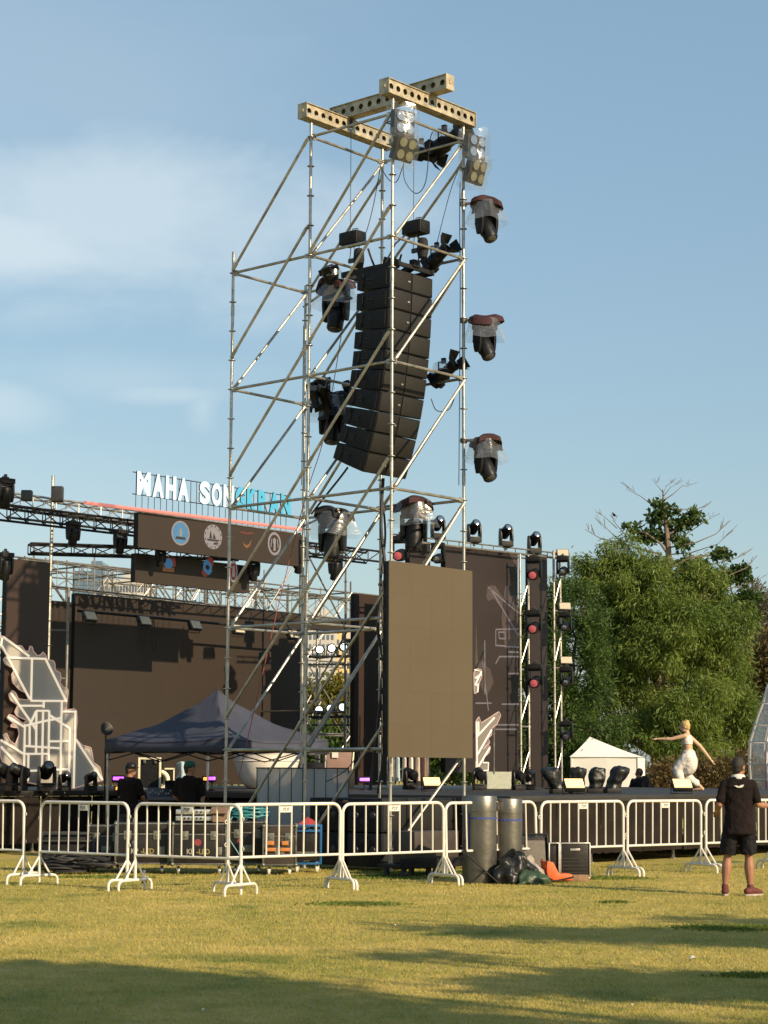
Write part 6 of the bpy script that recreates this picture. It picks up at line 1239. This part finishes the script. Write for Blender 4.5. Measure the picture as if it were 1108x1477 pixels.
L1 = leaf_mat('olive_green_leaves', (.072, .125, .020), (.180, .232, .046)); L2 = leaf_mat('dark_green_leaves', (.030, .068, .015), (.082, .132, .028)); L3 = leaf_mat('yellow_green_leaves', (.07, .095, .012), (.20, .155, .02)); L4 = leaf_mat('deep_broad_leaves', (.035, .07, .016), (.10, .145, .035)); L5 = leaf_mat('haze_greyed_leaves', (.10, .10, .075), (.17, .155, .12)); L6 = leaf_mat('dry_brown_green_leaves', (.07, .07, .02), (.16, .10, .045))
# big bushy tree on the right
Dt = 74; pt = lambda px, py, D_=Dt: P(px, py, D_)
def blobs_at(base, lst, D_): 
    out = []
    for px, py, rpx, rpy, dy in lst: p = P(px, py, D_); k = D_ / F; out.append((p.x - base.x, dy, p.z, rpx * k, rpx * k * .9, rpy * k))
    return out
base = Vector((XX(950, Dt), Dt, 0))
tree('bushy_tree', 'big bushy olive green tree with drooping leaves filling the right of the photo', base, blobs_at(base, [(880, 870, 50, 70, .2), (855, 840, 30, 40, .1), (893, 800, 36, 30, 0), (1005, 838, 30, 22, .2), (925, 870, 60, 50, -.5), (1000, 890, 55, 45, -.4), (945, 845, 58, 42, 0), (1010, 850, 45, 45, .3), (1040, 930, 45, 60, 0), (955, 940, 75, 75, -.7), (880, 985, 52, 75, -.2), (1000, 1030, 80, 75, -.6), (1055, 1020, 38, 70, 0), (910, 1070, 70, 50, -.5), (868, 920, 34, 40, 0), (1065, 960, 28, 40, .4)], Dt), .28, 2.2, L1, 6600, 24, .22, .020, .7, 11, spread=.17, shell=.35, clump=18)
Dd = 62; base = Vector((XX(800, Dd), Dd, 0))
tree('dark_tree', 'dark green feathery tree behind the right hand light towers', base, blobs_at(base, [(812, 850, 30, 40, .3), (845, 860, 20, 22, .5), (790, 910, 52, 55, 0), (835, 960, 45, 70, 0), (770, 1000, 62, 70, 0), (845, 1050, 45, 50, -.4), (800, 1090, 75, 45, -.3), (740, 930, 40, 60, .3), (735, 1060, 40, 50, .3), (848, 1095, 28, 16, -1.8)], Dd), .22, 2.0, L2, 3300, 22, .19, .018, .15, 23, spread=.16, shell=.35, clump=13)
# tall tree with bare branch tips above the bushy one
Dq = 86; base = Vector((XX(962, Dq), Dq, 0)); tall = thing('tall_tree', 'tall tree with leafy tufts and bare branch tips above the bushy tree', 'tree', base, group='trees behind the stage'); m = MB()
loc = lambda px, py, dy=0: P(px, py, Dq) - base + Vector((0, dy, 0))
m.path([(0, 0, -.1), (.1, 0, 4), loc(966, 860), loc(964, 790), loc(960, 750), loc(957, 722), loc(956, 706)], [.32, .27, .17, .13, .09, .05, .02], 9); m.build('trunk', MT['bark'], tall); m = MB(); tips = []
for pl_, r0 in (([(964, 800), (952, 785), (930, 770), (905, 765)], .08), ([(962, 775), (985, 755), (1005, 745)], .07), ([(965, 820), (995, 805), (1030, 800), (1045, 795)], .08), ([(966, 840), (1010, 820), (1040, 825), (1070, 830)], .08), ([(960, 750), (945, 730), (925, 715), (905, 702)], .04), ([(957, 722), (972, 712), (985, 700), (997, 700)], .035), ([(958, 725), (975, 735), (1000, 735), (1018, 731)], .035), ([(964, 790), (1000, 785), (1030, 772), (1052, 752)], .045), ([(964, 800), (1000, 795), (1035, 785), (1056, 765)], .04), ([(966, 830), (1020, 815), (1055, 808), (1075, 800)], .04), ([(968, 850), (1030, 840), (1075, 820), (1085, 810)], .04), ([(955, 800), (900, 785), (865, 775), (845, 762)], .05), ([(900, 785), (880, 770), (862, 752)], .035), ([(905, 775), (890, 758), (885, 748)], .03), ([(890, 762), (875, 744), (864, 741)], .025), ([(970, 860), (1050, 850), (1095, 838)], .04), ([(964, 780), (990, 770), (1020, 750), (1030, 745)], .035), ([(956, 710), (950, 700), (944, 694)], .02), ([(957, 712), (962, 700), (970, 696)], .02), ([(957, 716), (966, 704), (978, 698)], .02)):
    m.path([loc(x, y, rnd.uniform(-.6, .6) if i else 0) for i, (x, y) in enumerate(pl_)], [.85 * r0 * (1 - .75 * i / (len(pl_) - 1)) for i in range(len(pl_))], 6)
    for k in range(5):
        (x0, y0), (x1, y1) = pl_[-2], pl_[-1]; f = rnd.uniform(.3, .9); q = (x0 + (x1 - x0) * f, y0 + (y1 - y0) * f); m.path([loc(*q), loc(q[0] + (x1 - x0) * .4 + rnd.uniform(-8, 8), q[1] + (y1 - y0) * .4 - rnd.uniform(2, 9))], [r0 * .25, .008], 4)
m.build('limbs', MT['twig'], tall)
bl = [(loc(x, y).x, dy, loc(x, y).z, .8 * rx * Dq / F, .8 * rx * Dq / F, .8 * ry * Dq / F) for x, y, rx, ry, dy in ((950, 745, 18, 9, 0), (968, 738, 12, 7, .2), (985, 755, 18, 10, .3), (912, 762, 14, 7, 0), (935, 772, 18, 9, .2), (1000, 745, 12, 8, 0), (950, 728, 9, 8, 0), (965, 770, 12, 10, .4), (985, 782, 14, 8, 0), (1040, 800, 18, 7, .2), (1000, 815, 26, 12, .3), (1050, 830, 26, 12, 0), (1070, 825, 14, 9, 0), (1082, 862, 18, 12, .2), (1060, 880, 30, 16, 0), (1085, 890, 16, 14, 0), (1025, 855, 22, 14, .5))]
link('crown', fast_mesh('crown', leaves(bl, 560, 9, .24, .08, .15, 41, .3, .13), 4), L4, tall, smooth=False)
# bird on a twig
p = P(886, 746, Dq - .6); t = thing('bird', 'small dark bird perched on a bare branch tip', 'bird', p, .5); m = MB(); m.ball((0, 0, .10), .055, .11, .06, n=12, m=8, R=rotx(.5)); m.ball((0, .10, .19), .04, n=10, m=8); m.path([(0, .13, .19), (0, .18, .185)], [.014, .003], 6); m.path([(0, -.08, .06), (0, -.2, .0)], [.025, .015], 6); m.path([(.015, 0, .06), (.015, .02, 0)], .006, 5); m.path([(-.015, 0, .06), (-.015, .02, 0)], .006, 5); remesh(m.build('body', MT['black'], t), .012, 1)
Dg = 130; base = Vector((XX(1095, Dg), Dg, 0)); tree('far_tree', 'far tree tinted grey brown for haze at the right edge behind the bushy tree', base, blobs_at(base, [(1082, 860, 14, 22, 0), (1098, 875, 16, 22, 0), (1110, 900, 22, 30, 0), (1095, 920, 18, 30, 0), (1115, 960, 40, 50, 0)], Dg), .3, 4, L5, 900, 12, .40, .05, .1, 31, spread=.35)  # distance haze is put into the grey leaf colour
Db = 92; base = Vector((XX(1110, Db), Db, 0)); tree('background_tree', 'dull green tree at the right edge behind the transparent dome', base, blobs_at(base, [(1095, 1010, 30, 60, 0), (1130, 960, 45, 60, 0), (1120, 1060, 60, 60, 0)], Db), .25, 3, L6, 1100, 14, .34, .05, .2, 37, spread=.35)
Dy = 66; base = Vector((XX(475, Dy), Dy, 0)); tree('autumn_tree', 'yellow and green tree seen through the gap beside the back LED wall', base, blobs_at(base, [(455, 1010, 22, 25, 0), (490, 1000, 26, 22, .2), (515, 1020, 20, 30, 0), (470, 1045, 30, 30, -.4), (500, 1060, 30, 35, 0), (440, 1060, 25, 35, 0)], Dy), .14, 1.4, L3, 900, 14, .22, .04, .2, 43, spread=.2)
base = Vector((XX(480, 60), 60, 0)); tree('dark_shrub', 'dark green shrub low in the gap beside the back LED wall', base, blobs_at(base, [(460, 1075, 30, 30, 0), (500, 1085, 34, 30, 0), (520, 1060, 20, 35, 0)], 60), .08, .5, L2, 500, 14, .2, .04, .2, 47, spread=.2)
base = Vector((XX(985, 66), 66, 0)); tree('scrub_bush', 'low dry brown and green bush behind the dancer', base, blobs_at(base, [(945, 1125, 30, 18, 0), (990, 1120, 40, 22, .2), (1035, 1122, 40, 22, 0), (1075, 1118, 30, 24, 0)], 66), .06, .3, L6, 900, 12, .18, .03, .0, 53, spread=.2)
for i, (px, D_, h, lab) in enumerate(((700, 95, 5.5, 'green tree far behind the brown front screen'), (610, 100, 5, 'green tree far behind the middle of the stage'), (250, 105, 3.6, 'low green tree hidden far behind the back LED wall'), (40, 100, 4.2, 'green tree far behind the left stage scaffold'))):
    base = Vector((XX(px, D_), D_, 0)); tree('background_tree', lab, base, [(0, 0, h * .62, 2.6, 2.4, h * .36), (1.6, .2, h * .5, 1.8, 1.8, h * .3), (-1.7, 0, h * .52, 1.9, 1.8, h * .32)], .2, h * .3, L2, 700, 12, .34, .06, .2, 61 + i, spread=.3)
# trees beside the camera whose shadows fall over the lawn
for i, (x, y, h, r, n, lab) in enumerate(SHADE): 
    rr = random.Random(100 + i)
    if isinstance(h, list): bl = [(a - x, b_ - y, c, ra, rb, rc) for a, b_, c, ra, rb, rc in h]; hh = 5.5
    else: bl = [(rr.uniform(-.55, .55) * r, rr.uniform(-.55, .55) * r, h * rr.uniform(.55, .92), r * rr.uniform(.35, .6), r * rr.uniform(.35, .6), h * rr.uniform(.08, .16)) for _ in range(9)]; hh = h
    tree('lawn_tree', lab, (x, y, 0), bl, .17, hh * .4, L4, n, 10, .20, .06, .15, 71 + i, 'trees on the lawn beside the photographer', .3, .22)
# ================================================================== far buildings, marquee, dome
MT['wallw'] = mat('pale_concrete_wall', (.42, .41, .40), .8, 0, .08, .3); MT['wally'] = mat('yellow_painted_wall', (.60, .45, .22), .8, 0, .08, .3); MT['win'] = mat('dark_window_glass', (.10, .13, .17), .1, 0, .2, .5); MT['wing'] = mat('blue_grey_curtain_glass', (.13, .19, .25), .12, .2, .15, .2)
def building(label, px0, px1, pyt, D_, nx, nz, wall_, win, frac=(.55, .5), z0=0.0, dep=14, rows_from=0.0, rz=0):
    x0, x1 = XX(px0, D_), XX(px1, D_); h = P((px0 + px1) / 2, pyt, D_).z; W = x1 - x0; t = thing('apartment_building', label, 'building', ((x0 + x1) / 2, D_, 0), rz, 'buildings far behind the stage'); m = MB(); m.box((0, dep / 2, h / 2), (W, dep, h)); m.build('wall', MT[wall_], t, smooth=False)
    m = MB(); m.box((0, dep / 2, h + .3), (W * 1.01, dep * 1.02, .6)); m.box((W * .1, dep / 2, h + 1.6), (W * .35, dep * .4, 2.0)); m.build('roof', MT[wall_], t, smooth=False); cw, ch = W / nx, (h * (1 - rows_from)) / nz
    for i in range(nx):
        for j in range(nz):
            m = MB(); c = Vector((-W / 2 + cw * (i + .5), -.02, h * rows_from + ch * (j + .5))); m.box(c, (cw * frac[0], .12, ch * frac[1])); f = m.build('window', MT[win], t, smooth=False)
building('pale grey apartment tower in the gap right of the back LED wall', 436, 481, 899, 300, 7, 11, 'wallw', 'win', (.5, .5), rows_from=.35)
building('yellow painted apartment tower right of the grey one in the gap', 482, 530, 902, 320, 6, 9, 'wally', 'win', (.4, .45), rows_from=.35)
building('glass fronted office block far behind the left scaffold', 98, 143, 829, 300, 6, 7, 'wing', 'wing', (.9, .8), rows_from=.6); building('white gridded apartment block beside the glass office block', 139, 201, 842, 290, 14, 6, 'wallw', 'win', (.62, .6), rows_from=.68)
building('hazy white block at the right edge behind the trees', 1072, 1130, 905, 420, 5, 9, 'wallw', 'win', (.5, .4), rows_from=.4)
Dm = 60; MT['marq'] = mat('white_marquee_fabric', (.88, .86, .82), .7, 0, .04, 2, bump=.2, bscale=2, trans=.2); c = Vector((XX(878, Dm), Dm, 0)); t = thing('marquee_tent', 'white marquee tent with a pyramid roof right of the light towers', 'marquee tent', c, -.22); hw = 1.0; ez = 1.98; m = MB()
for e in range(4): R = rotz(e * PI / 2); m.add([R @ Vector(v) for v in ((-hw, -hw, 0), (hw, -hw, 0), (hw, -hw, ez), (0, -hw - .02, ez - .01), (-hw, -hw, ez))], [(0, 1, 2, 3, 4)])
m.build('wall', MT['marq'], t, smooth=False); m = MB(); rows = []
for j in range(7): s_ = 1 - j / 6; rows.append([(x * (hw + .05) * s_ - .55 * (j / 6), y * (hw + .05) * s_, ez + .62 * (j / 6) ** 1.15) for x, y in ((-1, -1), (-.5, -1), (0, -1), (.5, -1), (1, -1), (1, 0), (1, 1), (0, 1), (-1, 1), (-1, 0))])
m.rings(rows); o = m.build('roof', MT['marq'], t, ang=20); m = MB(); [m.tube((sx * hw, sy * hw, 0), (sx * hw, sy * hw, ez), .03, 6) for sx in (-1, 1) for sy in (-1, 1)]; m.build('leg', MT['white'], t)
Dd = 50; c = Vector((XX(1170, Dd), Dd, 0)); MT['domec'] = clear_mat('clear_dome_panel', (.40, .46, .52), .34, .1, .6, .04); prof = [(1.3, .0), (1.5, .8), (1.56, 1.7), (1.53, 2.3), (1.33, 2.9), (1.17, 3.3), (1.05, 3.7), (.8, 4.2), (.35, 4.6), (.02, 4.7)]
t = thing('transparent_dome', 'transparent bell shaped dome with white ribs at the right edge', 'dome tent', c, .1); m = MB(); m.lathe(prof[::-1], 40); m.build('clear_panel', MT['domec'], t)
for k in range(12): m = MB(); an = 2 * PI * k / 12; m.path([((r + .01) * math.cos(an), (r + .01) * math.sin(an), z) for r, z in prof], .028, 6); m.build('rib', MT['white'], t)
for z, r in ((.8, 1.51), (1.35, 1.54), (1.75, 1.57), (2.3, 1.54), (2.75, 1.40), (3.3, 1.18)): m = MB(); m.path([(r * math.cos(2 * PI * k / 40), r * math.sin(2 * PI * k / 40), z) for k in range(40)], .018, 5, closed=True); m.build('hoop', MT['white'], t)
m = MB(); m.lathe([(.02, .02), (1.1, .02), (1.12, .5), (1.1, 1.45), (1.14, 2.05), (1.1, 2.12), (.02, 2.12)], 28, c); top('pink_booth', m, mat('magenta_booth_panel', (.50, .05, .17), .6, 0, .3, 3), 'pink round booth inside the transparent dome', 'booth', base=c)
# litter on the lawn
rr = random.Random(77); MT['litter'] = mat('pale_litter_paper', (.62, .58, .50), .8, 0, .1, 20)
for lab, px, py, s_ in (('small pale scrap of paper on the lawn at the right', 995, 1375, .035), ('tiny pale scrap on the shaded lawn at the lower left', 298, 1449, .015), ('tiny pale scrap on the lawn right of the bright grass tuft', 570, 1330, .018), ('small pale bottle cap sized scrap on the shaded lawn centre right', 908, 1440, .014)):
    D_ = DG(py); x = XX(px, D_); m = MB(); q = [Vector((x + rr.uniform(-1, 1) * s_, D_ + rr.uniform(-1, 1) * s_, .012 + rr.uniform(0, s_ * .6))) for _ in range(7)]; q.sort(key=lambda v: math.atan2(v.y - D_, v.x - x)); ctr_ = Vector((x, D_, .012 + s_ * .8)); bt = Vector((x, D_, .005)); m.add(q + [ctr_, bt], [(i, (i + 1) % 7, 7) for i in range(7)] + [((i + 1) % 7, i, 8) for i in range(7)]); top('paper_scrap', m, MT['litter'], lab, 'litter', 'scraps of litter on the lawn', smooth=False)
p = Vector((XX(210, DG(1278)), DG(1278), 0)); t = thing('bottle', 'small clear bottle standing on the grass by the second barrier foot', 'bottle', p); m = MB(); m.lathe([(.002, 0), (.032, .002), (.033, .12), (.03, .15), (.014, .19), (.014, .21)], 14); m.build('body', MT['clear'], t); m = MB(); m.lathe([(.016, .205), (.016, .23), (.002, .232)], 12); m.build('cap', MT['white'], t); m = MB(); m.lathe([(.0338, .06), (.0338, .11)], 14); m.build('label_band', MT['black'], t)
